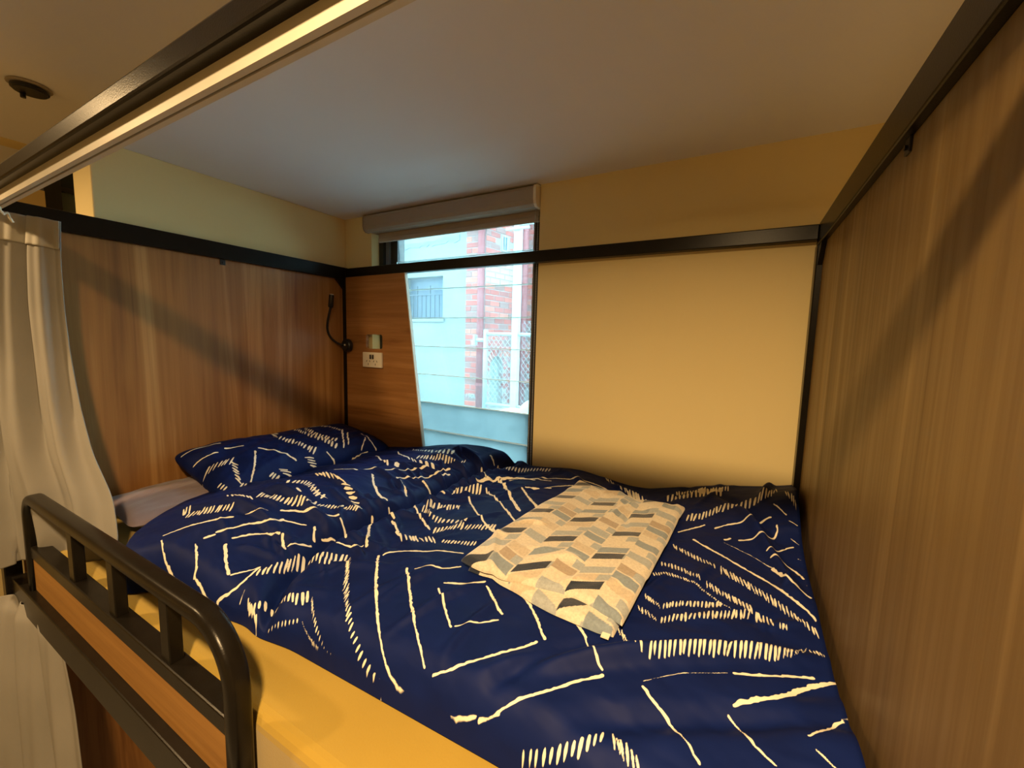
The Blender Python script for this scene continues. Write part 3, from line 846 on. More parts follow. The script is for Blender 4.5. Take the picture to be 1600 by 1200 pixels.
('L',0,[(2.0141,-0.3689,0.0011),(2.026,-0.3741,0.0011)]),
('L',0,[(2.0211,-0.468,0.001),(2.026,-0.4733,0.001)]),
('L',0,[(2.026,-0.5262,0.0006),(2.026,-0.5489,0.0006)]),
('D',0.0077,[(1.745,-0.431,-0.0031,0.0136),(1.7779,-0.4491,-0.0031,0.0133),(1.8045,-0.4623,-0.0031,0.013),(1.8265,-0.4742,-0.0028,0.013),(1.8465,-0.4849,-0.0025,0.0129)]),
('D',0.0077,[(1.8549,-0.4896,-0.0039,0.0202),(1.8737,-0.5036,-0.0038,0.0197),(1.8943,-0.5177,-0.0038,0.0192),(1.9174,-0.5331,-0.003,0.0181),(1.9378,-0.5487,-0.0026,0.0165),(1.9558,-0.5636,-0.0025,0.016),(1.9745,-0.5791,-0.0019,0.0144),(1.993,-0.5958,-0.0019,0.0129),(2.0094,-0.6114,-0.0017,0.0126),(2.022,-0.6238,-0.0016,0.0123)]),
('D',0.0134,[(2.026,-0.6421,-0,0.0091),(2.026,-0.6689,-0,0.0091)]),
('D',0.0068,[(1.7335,-0.5462,-0.0023,0.0112),(1.7623,-0.54,-0.002,0.0112),(1.7898,-0.5489,-0.002,0.0112),(1.8201,-0.5701,-0.0017,0.0112)]),
('D',0.0064,[(1.8309,-0.5759,-0.0029,0.0138),(1.8459,-0.5849,-0.0027,0.0136),(1.8655,-0.5936,-0.0026,0.0134),(1.8865,-0.6031,-0.0022,0.0125),(1.9037,-0.6104,-0.0021,0.0123),(1.9183,-0.6139,-0.0021,0.012)]),
('D',0.0056,[(1.7271,-0.6031,-0.0027,0.007),(1.7502,-0.5848,-0.0026,0.0069),(1.7739,-0.5796,-0.0026,0.0069),(1.7945,-0.5841,-0.0023,0.0069),(1.8134,-0.5933,-0.002,0.0067),(1.833,-0.6064,-0.0017,0.0063),(1.8548,-0.6231,-0.0017,0.006),(1.8803,-0.642,-0.0016,0.0057)]),
('D',0.0058,[(1.7261,-0.6909,-0.0028,0.0082),(1.7446,-0.695,-0.0028,0.0082),(1.7588,-0.7021,-0.0028,0.0082)]),
('D',0.0068,[(1.7623,-0.6997,-0.0005,0.0108),(1.7782,-0.6816,-0.0005,0.0108),(1.7974,-0.667,-0.0005,0.0108),(1.8192,-0.6573,-0.0003,0.0108),(1.8419,-0.6473,-0,0.011),(1.8651,-0.6351,0.0002,0.0112)]),
('D',0.0059,[(1.7212,-0.7331,-0.0035,0.0091),(1.7431,-0.7388,-0.0035,0.0091),(1.7603,-0.746,-0.0035,0.0091)]),
('D',0.0078,[(1.765,-0.7442,-0.0005,0.0132),(1.7835,-0.7237,-0.0002,0.0135),(1.8062,-0.7064,0.0001,0.0138),(1.833,-0.692,0.0001,0.0143),(1.8613,-0.6732,0.0006,0.0143),(1.8883,-0.651,0.0008,0.0146),(1.9127,-0.6305,0.001,0.0149)]),
('D',0.0063,[(1.92,-0.628,-0.0008,0.0153),(1.9331,-0.6279,-0.0008,0.0153),(1.9517,-0.6277,-0.0008,0.0153)]),
('D',0.005,[(1.959,-0.6335,0.0005,0.0075),(1.9737,-0.6304,0.0005,0.0075)]),
('D',0.0069,[(0.5024,-0.9782,-0.019,0.0111),(0.5083,-0.9582,-0.019,0.0111)]),
('D',0.0104,[(0.5347,-0.9818,-0.0157,0.0127),(0.5683,-0.9668,-0.0156,0.0125),(0.6007,-0.9523,-0.0155,0.0124),(0.6338,-0.9384,-0.0146,0.0125),(0.668,-0.9248,-0.0137,0.0124)]),
('D',0.0207,[(0.4914,-0.8574,-0.0209,0.0068),(0.5648,-0.8563,-0.0209,0.0068),(0.6564,-0.8665,-0.0209,0.0068)]),
('D',0.0121,[(0.6378,-0.8413,-0.014,0.0146),(0.6936,-0.8344,-0.0117,0.0144),(0.7432,-0.8232,-0.0094,0.0141),(0.7818,-0.8016,-0.0088,0.014),(0.8079,-0.7689,-0.0083,0.0138)]),
('D',0.0087,[(0.8079,-0.7689,-0.0016,0.0082),(0.8242,-0.745,-0.0015,0.0083),(0.8473,-0.7256,-0.0014,0.0085),(0.8747,-0.7109,-0.0014,0.0085),(0.904,-0.6993,-0.0014,0.0086)]),
('L',0,[(0.6211,-1.0642,0.0032),(0.6294,-1.0377,0.0032),(0.6424,-1.0185,0.0032),(0.6637,-1.0011,0.0032),(0.6907,-0.9779,0.0032),(0.7162,-0.9498,0.0032)]),
('L',0,[(0.6492,-1.0793,0.0016),(0.6832,-1.0896,0.0016),(0.7067,-1.0951,0.0015),(0.7323,-1.0974,0.0014),(0.7635,-1.099,0.0013)]),
('L',0,[(0.7416,-1.0462,0.0023),(0.7849,-1.0639,0.0021),(0.81,-1.0755,0.0021),(0.8165,-1.0838,0.0019)]),
('L',0,[(0.8183,-1.0831,0.0016),(0.8428,-1.0838,0.0013),(0.8633,-1.0848,0.0013),(0.882,-1.0851,0.0011)]),
('L',0,[(0.7385,-1.0255,0.0029),(0.7457,-1.0078,0.0029)]),
('L',0,[(0.7414,-1.0003,0.003),(0.7516,-0.9829,0.003),(0.7576,-0.9625,0.003),(0.7646,-0.9417,0.0031),(0.7765,-0.9239,0.0031),(0.7925,-0.9096,0.0031),(0.8048,-0.8935,0.0032),(0.808,-0.8711,0.0032)]),
('L',0,[(0.808,-0.8711,0.002),(0.8331,-0.8537,0.002),(0.8597,-0.8376,0.002)]),
('L',0,[(0.7252,-0.9233,0.0013),(0.7476,-0.9056,0.0013),(0.7601,-0.8829,0.0013)]),
('L',0,[(0.7768,-0.8566,0.0032),(0.7935,-0.8319,0.0032),(0.8169,-0.8132,0.0032),(0.8366,-0.7967,0.0032),(0.8544,-0.7772,0.0032),(0.8922,-0.7621,0.0032)]),
('L',0,[(0.7869,-0.9865,0.0027),(0.7958,-0.9679,0.0027),(0.8057,-0.9496,0.0027),(0.8183,-0.9332,0.0027),(0.837,-0.921,0.0027),(0.8623,-0.9132,0.0027)]),
('L',0,[(0.8698,-0.911,0.0029),(0.9141,-0.9331,0.0029)]),
('L',0,[(0.7962,-1.0083,0.0032),(0.8341,-1.0263,0.0032),(0.8634,-1.038,0.0032),(0.8861,-1.045,0.0032)]),
('L',0,[(0.8925,-1.0439,0.002),(0.9036,-1.0164,0.002),(0.9147,-0.9932,0.002)]),
('L',0,[(0.9146,-0.9959,0.0028),(0.923,-1.018,0.0027),(0.9292,-1.0379,0.0025),(0.9305,-1.0533,0.0022),(0.9219,-1.0666,0.0021),(0.9005,-1.0808,0.0019)]),
('L',0,[(0.8863,-0.8313,0.0032),(0.9132,-0.853,0.0032)]),
('L',0,[(0.9036,-0.7614,0.0025),(0.9261,-0.7658,0.0025),(0.9824,-0.8086,0.0025)]),
('L',0,[(0.9097,-0.9213,0.0019),(0.9173,-0.8973,0.0019),(0.9225,-0.867,0.0019)]),
('L',0,[(0.9172,-0.833,0.0017),(0.9291,-0.8011,0.0017)]),
('L',0,[(0.9784,-0.8331,0.002),(1.0078,-0.8206,0.002),(1.033,-0.8151,0.002),(1.0428,-0.804,0.002)]),
('L',0,[(0.9317,-0.6736,0.0032),(0.9968,-0.744,0.0032),(1.0571,-0.8061,0.0032)]),
('D',0.0408,[(0.6917,-0.7492,-0.0157,0.0012),(0.7631,-0.7889,-0.0157,0.0012)]),
('D',0.0117,[(0.7258,-0.722,-0.011,-0.002),(0.7695,-0.7332,-0.011,-0.002),(0.7935,-0.7249,-0.011,-0.002)]),
('D',0.0175,[(0.7902,-0.6541,-0.0111,-0.0024),(0.8457,-0.6718,-0.0111,-0.0024),(0.904,-0.6993,-0.0111,-0.0024)]),
('L',0,[(0.8234,-0.5647,0.0032),(0.8966,-0.6025,0.0032)]),
('L',0,[(0.6469,-1.1274,0.0015),(0.666,-1.1195,0.0015)]),
('L',0,[(0.6676,-1.1324,0.0003),(0.6726,-1.1276,0.0003)]),
('D',0.012,[(0.9809,-1.0588,-0.0082,0.005),(1.0124,-1.0645,-0.0082,0.005),(1.0402,-1.0689,-0.0082,0.005)]),
('L',0,[(0.9523,-1.0455,0.001),(0.9629,-1.0636,0.001)]),
('D',0.0144,[(0.6037,-0.7366,-0.0148,0.0162),(0.6262,-0.716,-0.0144,0.0162),(0.6551,-0.7049,-0.014,0.0162),(0.706,-0.7176,-0.0097,0.0162),(0.7618,-0.736,-0.0075,0.0146),(0.7898,-0.731,-0.0054,0.0129)]),
('D',0.0189,[(0.6145,-0.6373,-0.0204,0.0082),(0.6775,-0.6397,-0.0199,0.0071),(0.7313,-0.64,-0.0194,0.0059),(0.7774,-0.6452,-0.0185,-0.0015),(0.8182,-0.6579,-0.0151,-0.0032),(0.8586,-0.6757,-0.0146,-0.0034),(0.9051,-0.6979,-0.0141,-0.0036)]),
('D',0.0347,[(0.4772,-0.2396,-0.0184,0.012),(0.6305,-0.3581,-0.0186,0.0118),(0.7038,-0.381,-0.0186,0.0118),(0.7373,-0.3557,-0.0187,0.0116)]),
('D',0.0245,[(0.5823,-0.2141,-0.0173,0.0135),(0.6938,-0.2803,-0.0178,0.0129),(0.7643,-0.3005,-0.0179,0.0122),(0.8114,-0.2944,-0.0181,0.0118),(0.8536,-0.2858,-0.0183,0.0114)]),
('D',0.0192,[(0.5732,-0.1186,-0.0132,0.0176),(0.6737,-0.1606,-0.0123,0.0176),(0.7465,-0.1746,-0.0113,0.0176),(0.8021,-0.171,-0.0096,0.0176),(0.85,-0.1602,-0.0079,0.0177)]),
('D',0.0126,[(0.7338,-0.2585,-0.0081,0.0162),(0.7773,-0.2495,-0.0067,0.0149),(0.8206,-0.2402,-0.0054,0.0136),(0.863,-0.2298,-0.0037,0.012),(0.8979,-0.2114,-0.0033,0.0118),(0.9183,-0.1746,-0.0028,0.0115)]),
('L',0,[(0.549,-0.5119,0.0032),(0.6023,-0.5075,0.0032),(0.6435,-0.4939,0.0032),(0.6807,-0.4764,0.0032),(0.7129,-0.4566,0.0032),(0.7347,-0.4299,0.0032),(0.7563,-0.4025,0.0032),(0.7795,-0.3763,0.0032),(0.809,-0.3543,0.0032),(0.842,-0.3281,0.0032),(0.8713,-0.2943,0.0032),(0.9084,-0.2685,0.0032)]),
('L',0,[(0.7388,-0.4993,0.0032),(0.8047,-0.5531,0.0032),(0.8557,-0.5789,0.0032),(0.9195,-0.603,0.0032)]),
('L',0,[(0.8018,-0.4433,0.0032),(0.8604,-0.4683,0.0032),(0.9248,-0.5235,0.0032)]),
('L',0,[(0.8054,-0.4474,0.0032),(0.8428,-0.4024,0.0032),(0.8741,-0.366,0.0032),(0.9022,-0.3325,0.0032),(0.9217,-0.2861,0.0032)]),
('L',0,[(0.8987,-0.4133,0.0032),(0.9413,-0.4201,0.0032),(1.0113,-0.4306,0.0032)]),
('D',0.0293,[(0.9371,-0.6099,-0.0197,0.0098),(1.0314,-0.6833,-0.0197,0.0098),(1.101,-0.7334,-0.0197,0.0098)]),
('D',0.0115,[(1.1038,-0.7357,-0.0173,0.0136),(1.1516,-0.7282,-0.0172,0.0137),(1.1879,-0.7251,-0.0172,0.0137),(1.218,-0.7244,-0.0171,0.0138)]),
('D',0.0078,[(1.2372,-0.7269,-0.0023,0.0091),(1.2714,-0.7183,-0.0023,0.0092),(1.3007,-0.7101,-0.0023,0.0092),(1.3273,-0.7029,-0.0023,0.0091)]),
('D',0.028,[(0.9974,-0.5639,-0.0176,0.0132),(1.0836,-0.6243,-0.0176,0.0132),(1.1586,-0.676,-0.0176,0.0132)]),
('D',0.009,[(1.1658,-0.6726,-0.0043,0.0149),(1.2013,-0.6589,-0.004,0.0148),(1.2337,-0.6434,-0.0038,0.0149),(1.2641,-0.6288,-0.0037,0.0149),(1.2947,-0.6171,-0.0034,0.0149),(1.3236,-0.6058,-0.003,0.015)]),
('D',0.014,[(1.0187,-0.551,-0.0075,0.0166),(1.0963,-0.6018,-0.0068,0.0159),(1.1449,-0.6177,-0.0062,0.0152),(1.1793,-0.6168,-0.0049,0.0137),(1.2098,-0.6138,-0.0046,0.0137),(1.2388,-0.6128,-0.0043,0.0136)]),
('D',0.0108,[(1.0211,-0.5404,-0.0113,0.0186),(1.0509,-0.5181,-0.011,0.0187),(1.0914,-0.5096,-0.011,0.0187),(1.1416,-0.5139,-0.0113,0.0189)]),
('D',0.0273,[(1.122,-0.4457,-0.0155,0.0156),(1.2055,-0.5265,-0.0158,0.0153),(1.2655,-0.5832,-0.0161,0.015),(1.3086,-0.6166,-0.0161,0.015),(1.351,-0.637,-0.0162,0.0149)]),
('D',0.0119,[(1.0184,-0.3965,-0.0079,0.0205),(1.051,-0.381,-0.0079,0.0205),(1.0821,-0.3647,-0.0079,0.0205),(1.1156,-0.3512,-0.0079,0.0205)]),
('D',0.0249,[(1.1268,-0.3515,-0.0144,0.0166),(1.2173,-0.4239,-0.0146,0.0164),(1.2979,-0.5001,-0.0146,0.0164),(1.3682,-0.5663,-0.0148,0.0162)]),
('L',0,[(1.1039,-0.2242,0.0032),(1.1786,-0.3124,0.0032),(1.2467,-0.3917,0.0032),(1.3196,-0.4743,0.0032)]),
('L',0,[(1.2488,-0.3082,0.0032),(1.319,-0.3857,0.0032),(1.3787,-0.45,0.0032)]),
('L',0,[(1.2581,-0.291,0.0032),(1.29,-0.2665,0.0032),(1.3275,-0.2525,0.0032)]),
('L',0,[(1.039,-0.2763,0.0032),(1.0687,-0.2501,0.0032),(1.0986,-0.2241,0.0032),(1.1289,-0.1997,0.0032),(1.1628,-0.1803,0.0032),(1.2043,-0.1738,0.0032),(1.2511,-0.1789,0.0032),(1.2974,-0.1825,0.0032)]),
('L',0,[(1.1362,-0.8226,0.0025),(1.1606,-0.798,0.0024),(1.1992,-0.789,0.0024),(1.2306,-0.7801,0.0023),(1.254,-0.7691,0.0023),(1.278,-0.7626,0.0022),(1.3006,-0.7574,0.0022),(1.3227,-0.7525,0.0022)]),
('L',0,[(0.9814,-0.1562,0.0032),(1.0698,-0.2477,0.0032)]),
('L',0,[(0.9801,-0.0884,0.0032),(1.0085,-0.0993,0.0032)]),
('D',0.012,[(1.0144,-0.0986,-0.0042,0.015),(1.0804,-0.106,-0.0041,0.0156),(1.1234,-0.0868,-0.004,0.0163),(1.1592,-0.0631,-0.004,0.0163),(1.2001,-0.0561,-0.0038,0.0166),(1.2421,-0.0567,-0.0035,0.0169)]),
('D',0.0147,[(1.4515,-0.032,-0.0095,0.0192),(1.4895,-0.0587,-0.0092,0.0195),(1.5329,-0.0974,-0.009,0.0198),(1.5784,-0.1344,-0.0072,0.0208),(1.6165,-0.1607,-0.007,0.0208),(1.6489,-0.1846,-0.0068,0.0209)]),
('L',0,[(1.1121,-0.2234,0.0032),(1.1502,-0.1991,0.0032),(1.1895,-0.1793,0.0032),(1.2279,-0.1626,0.0032),(1.2642,-0.1504,0.0032),(1.3002,-0.1409,0.0032),(1.3374,-0.1353,0.0032),(1.3752,-0.1294,0.0032),(1.415,-0.1173,0.0032),(1.4651,-0.1219,0.0032),(1.5246,-0.1526,0.0032)]),
('L',0,[(1.2542,-0.2947,0.0032),(1.3048,-0.2592,0.0032),(1.3471,-0.2211,0.0032),(1.382,-0.1844,0.0032)]),
('L',0,[(1.1121,-0.2234,0.0032),(1.216,-0.3515,0.0032),(1.282,-0.4275,0.0032),(1.3294,-0.4793,0.0032)]),
('L',0,[(1.2474,-0.3106,0.0032),(1.3149,-0.3777,0.0032),(1.3825,-0.4475,0.0032)]),
('L',0,[(1.4902,-0.8,0.0027),(1.5135,-0.8124,0.0027),(1.5342,-0.8255,0.0026),(1.5524,-0.8416,0.0026),(1.5688,-0.859,0.0024),(1.5837,-0.8758,0.0024),(1.5977,-0.8921,0.0024)]),
('L',0,[(1.6007,-0.8145,0.0024),(1.6258,-0.8271,0.0024),(1.6439,-0.8395,0.0024),(1.6581,-0.8515,0.0024)]),
('L',0,[(1.4363,-0.8246,0.0021),(1.4709,-0.8526,0.0021),(1.5029,-0.8772,0.0021)]),
('L',0,[(1.3573,-0.8533,0.0021),(1.3839,-0.8428,0.0021),(1.4062,-0.83,0.0021),(1.4242,-0.8141,0.0021)]),
('L',0,[(1.7489,-0.3531,0.0021),(1.7779,-0.3176,0.0021),(1.8078,-0.2872,0.0021)]),
]
PILLOW_STROKES = [
('L',0,[(-0.1522,-0.3509,0.0032),(-0.1519,-0.3113,0.0032),(-0.1455,-0.2762,0.0032),(-0.1384,-0.2434,0.0032)]),
('L',0,[(-0.047,-0.3532,0.0032),(-0.0489,-0.3249,0.0032),(-0.0422,-0.2875,0.0032)]),
('L',0,[(-0.0512,-0.2615,0.0032),(-0.0277,-0.2117,0.0032)]),
('D',0.01,[(0.0401,-0.3521,-0.0158,0.0123),(0.0413,-0.3238,-0.0161,0.0128),(0.0495,-0.2992,-0.0161,0.0128),(0.0595,-0.2751,-0.0164,0.0133)]),
('D',0.0214,[(0.0678,-0.2751,-0.0213,-0.0054),(0.134,-0.2892,-0.0213,-0.0054),(0.1944,-0.2977,-0.0213,-0.0054)]),
('D',0.0113,[(0.2027,-0.2955,-0.0039,0.0064),(0.211,-0.2626,-0.0039,0.0064)]),
('L',0,[(0.0436,-0.197,0.0032),(0.1422,-0.2332,0.0032),(0.211,-0.2626,0.0032)]),
('L',0,[(0.0277,-0.1777,0.0032),(0.0828,-0.1407,0.0032),(0.1347,-0.1124,0.0032),(0.1764,-0.094,0.0032)]),
('D',0.0311,[(-0.155,-0.0272,-0.0194,0),(-0.1161,-0.058,-0.0194,0),(-0.0457,-0.0826,-0.0194,0)]),
('D',0.0163,[(-0.0381,-0.0758,-0.0172,0.0137),(0.0372,-0.0501,-0.0167,0.0133),(0.1064,-0.0303,-0.0167,0.0133),(0.1619,-0.0079,-0.0162,0.0137)]),
('D',0.02,[(-0.1507,0.0446,-0.0183,0.0117),(-0.0517,0.0355,-0.0182,0.0119),(0.0119,0.0467,-0.0181,0.0122),(0.0643,0.0625,-0.0181,0.0125),(0.1169,0.075,-0.0178,0.0129),(0.1612,0.0894,-0.0176,0.0133)]),
('D',0.0168,[(-0.1308,0.085,-0.0167,0.0144),(-0.0853,0.0685,-0.0166,0.0144),(-0.0085,0.0708,-0.0165,0.0144),(0.0604,0.0897,-0.0166,0.0144),(0.11,0.1155,-0.0165,0.0144)]),
('D',0.0121,[(-0.1532,0.1194,-0.0042,0.0108),(-0.1363,0.1436,-0.0076,0.0112),(-0.1005,0.1653,-0.0111,0.0114),(-0.0444,0.1822,-0.012,0.0114),(0.0166,0.1981,-0.013,0.0115)]),
('D',0.0351,[(0.0145,0.1925,-0.0183,0.0122),(0.1709,0.1132,-0.0183,0.0122)]),
('D',0.033,[(0.0408,0.2049,-0.0181,0.0124),(0.1584,0.1449,-0.0181,0.0124)]),
('D',0.0118,[(0.1757,-0.0464,-0.0086,-0.0178),(0.2193,-0.0283,-0.0086,-0.0178)]),
('D',0.0119,[(0.1916,-0.1517,-0.0069,-0.0186),(0.219,-0.1286,-0.0069,-0.0186)]),
('D',0.0115,[(0.1979,-0.1958,-0.0052,0.0097),(0.2193,-0.1687,-0.0052,0.0097)]),
('L',0,[(0.1736,0.0351,0.0027),(0.2041,0.0467,0.0027),(0.2193,0.0566,0.0027)]),
('L',0,[(0.2193,0.1374,0.0015),(0.2131,0.2174,0.0015)]),
('L',0,[(0.063,0.2728,0.0032),(0.1622,0.2519,0.0032),(0.2124,0.2638,0.0032)]),
('L',0,[(-0.1651,-0.2004,0.0002),(-0.1639,-0.1863,0.0002)]),
('D',0.0216,[(0.202,0.1868,-0.013,0.0101),(0.137,0.2434,-0.013,0.0101)]),
('D',0.0158,[(0.1501,-0.3453,-0.0049,0.0073),(0.1965,-0.3351,-0.0049,0.0073)]),
]
def ink_field(strokes, x0, x1, y0, y1, pitch, seed):
    nx, ny = int((x1 - x0) / pitch) + 1, int((y1 - y0) / pitch) + 1
    F = np.full((nx, ny), .02, np.float32)
    gx = x0 + np.arange(nx) * pitch
    gy = y0 + np.arange(ny) * pitch
    rnd = np.random.RandomState(seed)
    def capsule(ax, ay, bx, by, ra, rb):
        m = max(ra, rb) + .004
        i0, i1 = max(0, int((min(ax, bx) - m - x0) / pitch)), min(nx, int((max(ax, bx) + m - x0) / pitch) + 2)
        j0, j1 = max(0, int((min(ay, by) - m - y0) / pitch)), min(ny, int((max(ay, by) + m - y0) / pitch) + 2)
        if i0 >= i1 or j0 >= j1:
            return
        X, Y = gx[i0:i1, None], gy[None, j0:j1]
        dx, dy = bx - ax, by - ay
        t = np.clip(((X - ax) * dx + (Y - ay) * dy) / (dx * dx + dy * dy + 1e-12), 0, 1)
        d = np.hypot(X - ax - t * dx, Y - ay - t * dy) - (ra + (rb - ra) * t)
        F[i0:i1, j0:j1] = np.minimum(F[i0:i1, j0:j1], d)
    for kind, sp, rows in strokes:
        R = np.array(rows, float)
        s = np.r_[0, np.cumsum(np.hypot(np.diff(R[:, 0]), np.diff(R[:, 1])))]
        L = s[-1]
        if L < 1e-4:
            continue
        if kind == 'L':
            n = max(3, int(L / .0028))
            t = np.linspace(0, L, n)
            P = np.stack([np.interp(t, s, R[:, k]) for k in range(3)], 1)
            ph = rnd.uniform(0, 100)
            na = _vn(t * 95 + ph, t * 0 + .5, 5)
            nb = _vn(t * 260 + ph, t * 0 + 3.5, 6)
            ng = _vn(t * 150 + ph, t * 0 + 9.5, 7)
            w = P[:, 2] * (.40 + .75 * na + .45 * nb)
            tx = np.gradient(P[:, 0])
            ty = np.gradient(P[:, 1])
            tl = np.hypot(tx, ty) + 1e-9
            off = (nb - .5) * P[:, 2] * 1.1
            X, Y = P[:, 0] - ty / tl * off, P[:, 1] + tx / tl * off
            for k in range(n - 1):
                if ng[k] < .10 and 2 < k < n - 3:
                    continue
                capsule(X[k], Y[k], X[k + 1], Y[k + 1], w[k], w[k + 1])
        else:
            n = max(2, int(round(L / sp / 1.08)))
            t = (np.arange(n) + .5) / n * L + rnd.uniform(-.1, .1, n) * sp
            P = np.stack([np.interp(t, s, R[:, k]) for k in range(4)], 1)
            for k in range(n):
                x, y, hx, hy = P[k]
                q = rnd.uniform(.85, 1.18)
                a = rnd.normal(0, .05)
                hx, hy = (hx * math.cos(a) - hy * math.sin(a)) * q, (hx * math.sin(a) + hy * math.cos(a)) * q
                x += rnd.normal(0, .06) * hx
                y += rnd.normal(0, .06) * hy
                # dash thickness follows the spacing measured across the dash
                tx, ty = np.interp(t[k] + .002, s, R[:, 0]) - np.interp(t[k] - .002, s, R[:, 0]), np.interp(t[k] + .002, s, R[:, 1]) - np.interp(t[k] - .002, s, R[:, 1])
                tl = math.hypot(tx, ty) + 1e-9
                hl = math.hypot(hx, hy) + 1e-9
                cr = abs(tx * hy - ty * hx) / (tl * hl)
                r = sp * max(.35, cr) * rnd.uniform(.26, .35)
                r = min(r, hl * .42)
                f = max(0, 1 - r / hl)
                e = rnd.uniform(.55, .95)
                capsule(x - hx * f, y - hy * f, x, y, r * e * .8, r)
                capsule(x, y, x + hx * f, y + hy * f, r, r * rnd.uniform(.5, .9))
    return F
def sample(F, x0, y0, pitch, X, Y):
    a = np.clip((X - x0) / pitch, 0, F.shape[0] - 1.001)
    b = np.clip((Y - y0) / pitch, 0, F.shape[1] - 1.001)
    i, j = a.astype(int), b.astype(int)
    fa, fb = a - i, b - j
    return (F[i, j] * (1 - fa) + F[i + 1, j] * fa) * (1 - fb) + (F[i, j + 1] * (1 - fa) + F[i + 1, j + 1] * fa) * fb
def ink_mat(name, base, ink):
    m = mat(name, base, .62, 0, .13, .0)
    t, N, L, b = nodes(m)
    at = N.new('ShaderNodeAttribute')
    at.attribute_name = 'ink'
    mr = N.new('ShaderNodeMapRange')
    mr.inputs[1].default_value = -.00025
    mr.inputs[2].default_value = .00025
    mr.inputs[3].default_value = 1
    mr.inputs[4].default_value = 0
    L.new(at.outputs['Fac'], mr.inputs[0])
    mp = mapping(t, (1, 1, 1))
    n = noise(t, mp.outputs[0], 14, 4)
    r = ramp(t, n.outputs['Fac'], [(.3, base), (.7, tuple(c * 1.25 for c in base))])
    mx = N.new('ShaderNodeMix')
    mx.data_type = 'RGBA'
    L.new(mr.outputs[0], mx.inputs[0])
    L.new(r.outputs[0], mx.inputs[6])
    mx.inputs[7].default_value = (*ink, 1)
    L.new(mx.outputs[2], b.inputs['Base Color'])
    n2 = noise(t, mapping(t, (1, 1.7, 1), 'Object', (0, 0, .5)).outputs[0], 9, 2, .45, .25)
    bump(t, n2.outputs['Fac'], .6, .016, b)
    return m
M['duvet'] = ink_mat('navy_printed_cotton', (.0026, .0090, .070), (.80, .74, .60))
NU, NV = 860, 500
DX, DY, DZ = duvet_surface(NU, NV)
Fd = ink_field(DUVET_STROKES, .15, 2.08, -1.2, .02, .0013, 3)
ink = sample(Fd, .15, -1.2, .0013, DX, DY)
# close the outline down to the mattress along the wall and the foot panel
def skirt(A, low=None):
    A = np.concatenate([A, A[:, -1:]], 1)
    A = np.concatenate([A, A[-1:]], 0)
    if low is not None:
        A[:, -1] = low
        A[-1] = low
    return A
DX, DY, DZ, ink = skirt(DX), skirt(DY), skirt(DZ, ZM + .004), skirt(ink)
o = grid_mesh('duvet', np.stack([DX, DY, DZ], -1), M['duvet'], attr={'ink': ink})
tag(o, 'navy blue duvet with cream dashed and brushed diamond lines spread over the upper bunk', 'duvet')
nP = 300
uu = np.linspace(-1, 1, nP)
UU, VV = np.meshgrid(uu, uu, indexing='ij')
Fp = ink_field(PILLOW_STROKES, -.24, .24, -.38, .38, .0013, 4)
ip = sample(Fp, -.24, -.38, .0013, UU * .22, VV * .36)
o = closed_pillow('pillow', PIL, .084, nP, M['duvet'], ip)
tag(o, 'navy blue pillow with cream dashed lines leaning on the pillow-end panel', 'pillow')

# ------------------------------------------------------------------ folded patterned throw
TC = np.array([(1.352, -.800), (1.402, -.185), (1.752, -.232), (1.712, -.815)])   # near-left, far-left, far-right, near-right
TILE = {'d': (.018, .026, .050), 'b': (.24, .29, .34), 'g': (.38, .41, .43), 't': (.42, .33, .25), 'c': (.70, .62, .50), 'p': (.60, .50, .38)}
def throw_color(a, b):
    """a across .35 m, b along .61 m; skewed parallelogram tiles"""
    out = np.zeros(a.shape + (3,))
    cw = .0585
    ci = np.floor(a / cw).astype(int)
    fa = a / cw - ci
    skew = np.where(ci % 2 == 0, (.5 - fa) * .046, (fa - .5) * .022) + np.where(ci % 3 == 1, .010, 0)
    rh = .0355
    bb = (b + skew) / rh + .35 * (ci % 2)
    rj = np.floor(bb).astype(int)
    rows = {0: 'dcgcdpbc', 1: 'cbtpcgcp', 2: 'pdcbcdgc', 3: 'gctcbpcb', 4: 'cdpgcdbc', 5: 'bcpbtcgc'}
    frb = bb - rj
    ins = .16 * np.abs(fa - .5)
    for c in range(-1, 7):
        for k in range(8):
            m = (ci == c) & (rj % 8 == k)
            out[m] = TILE[rows[c % 6][k]]
    hole = (frb > .86) | (fa > .93)
    out[hole] = TILE['c']
    # second, half-width tile overlapping the cream gaps
    m2 = (fa > .62) & (((rj + ci) % 3) == 0) & (frb < .8)
    dark = np.all(np.isclose(out, TILE['d']), -1)
    out[m2 & ~dark] = TILE['g']
    return out
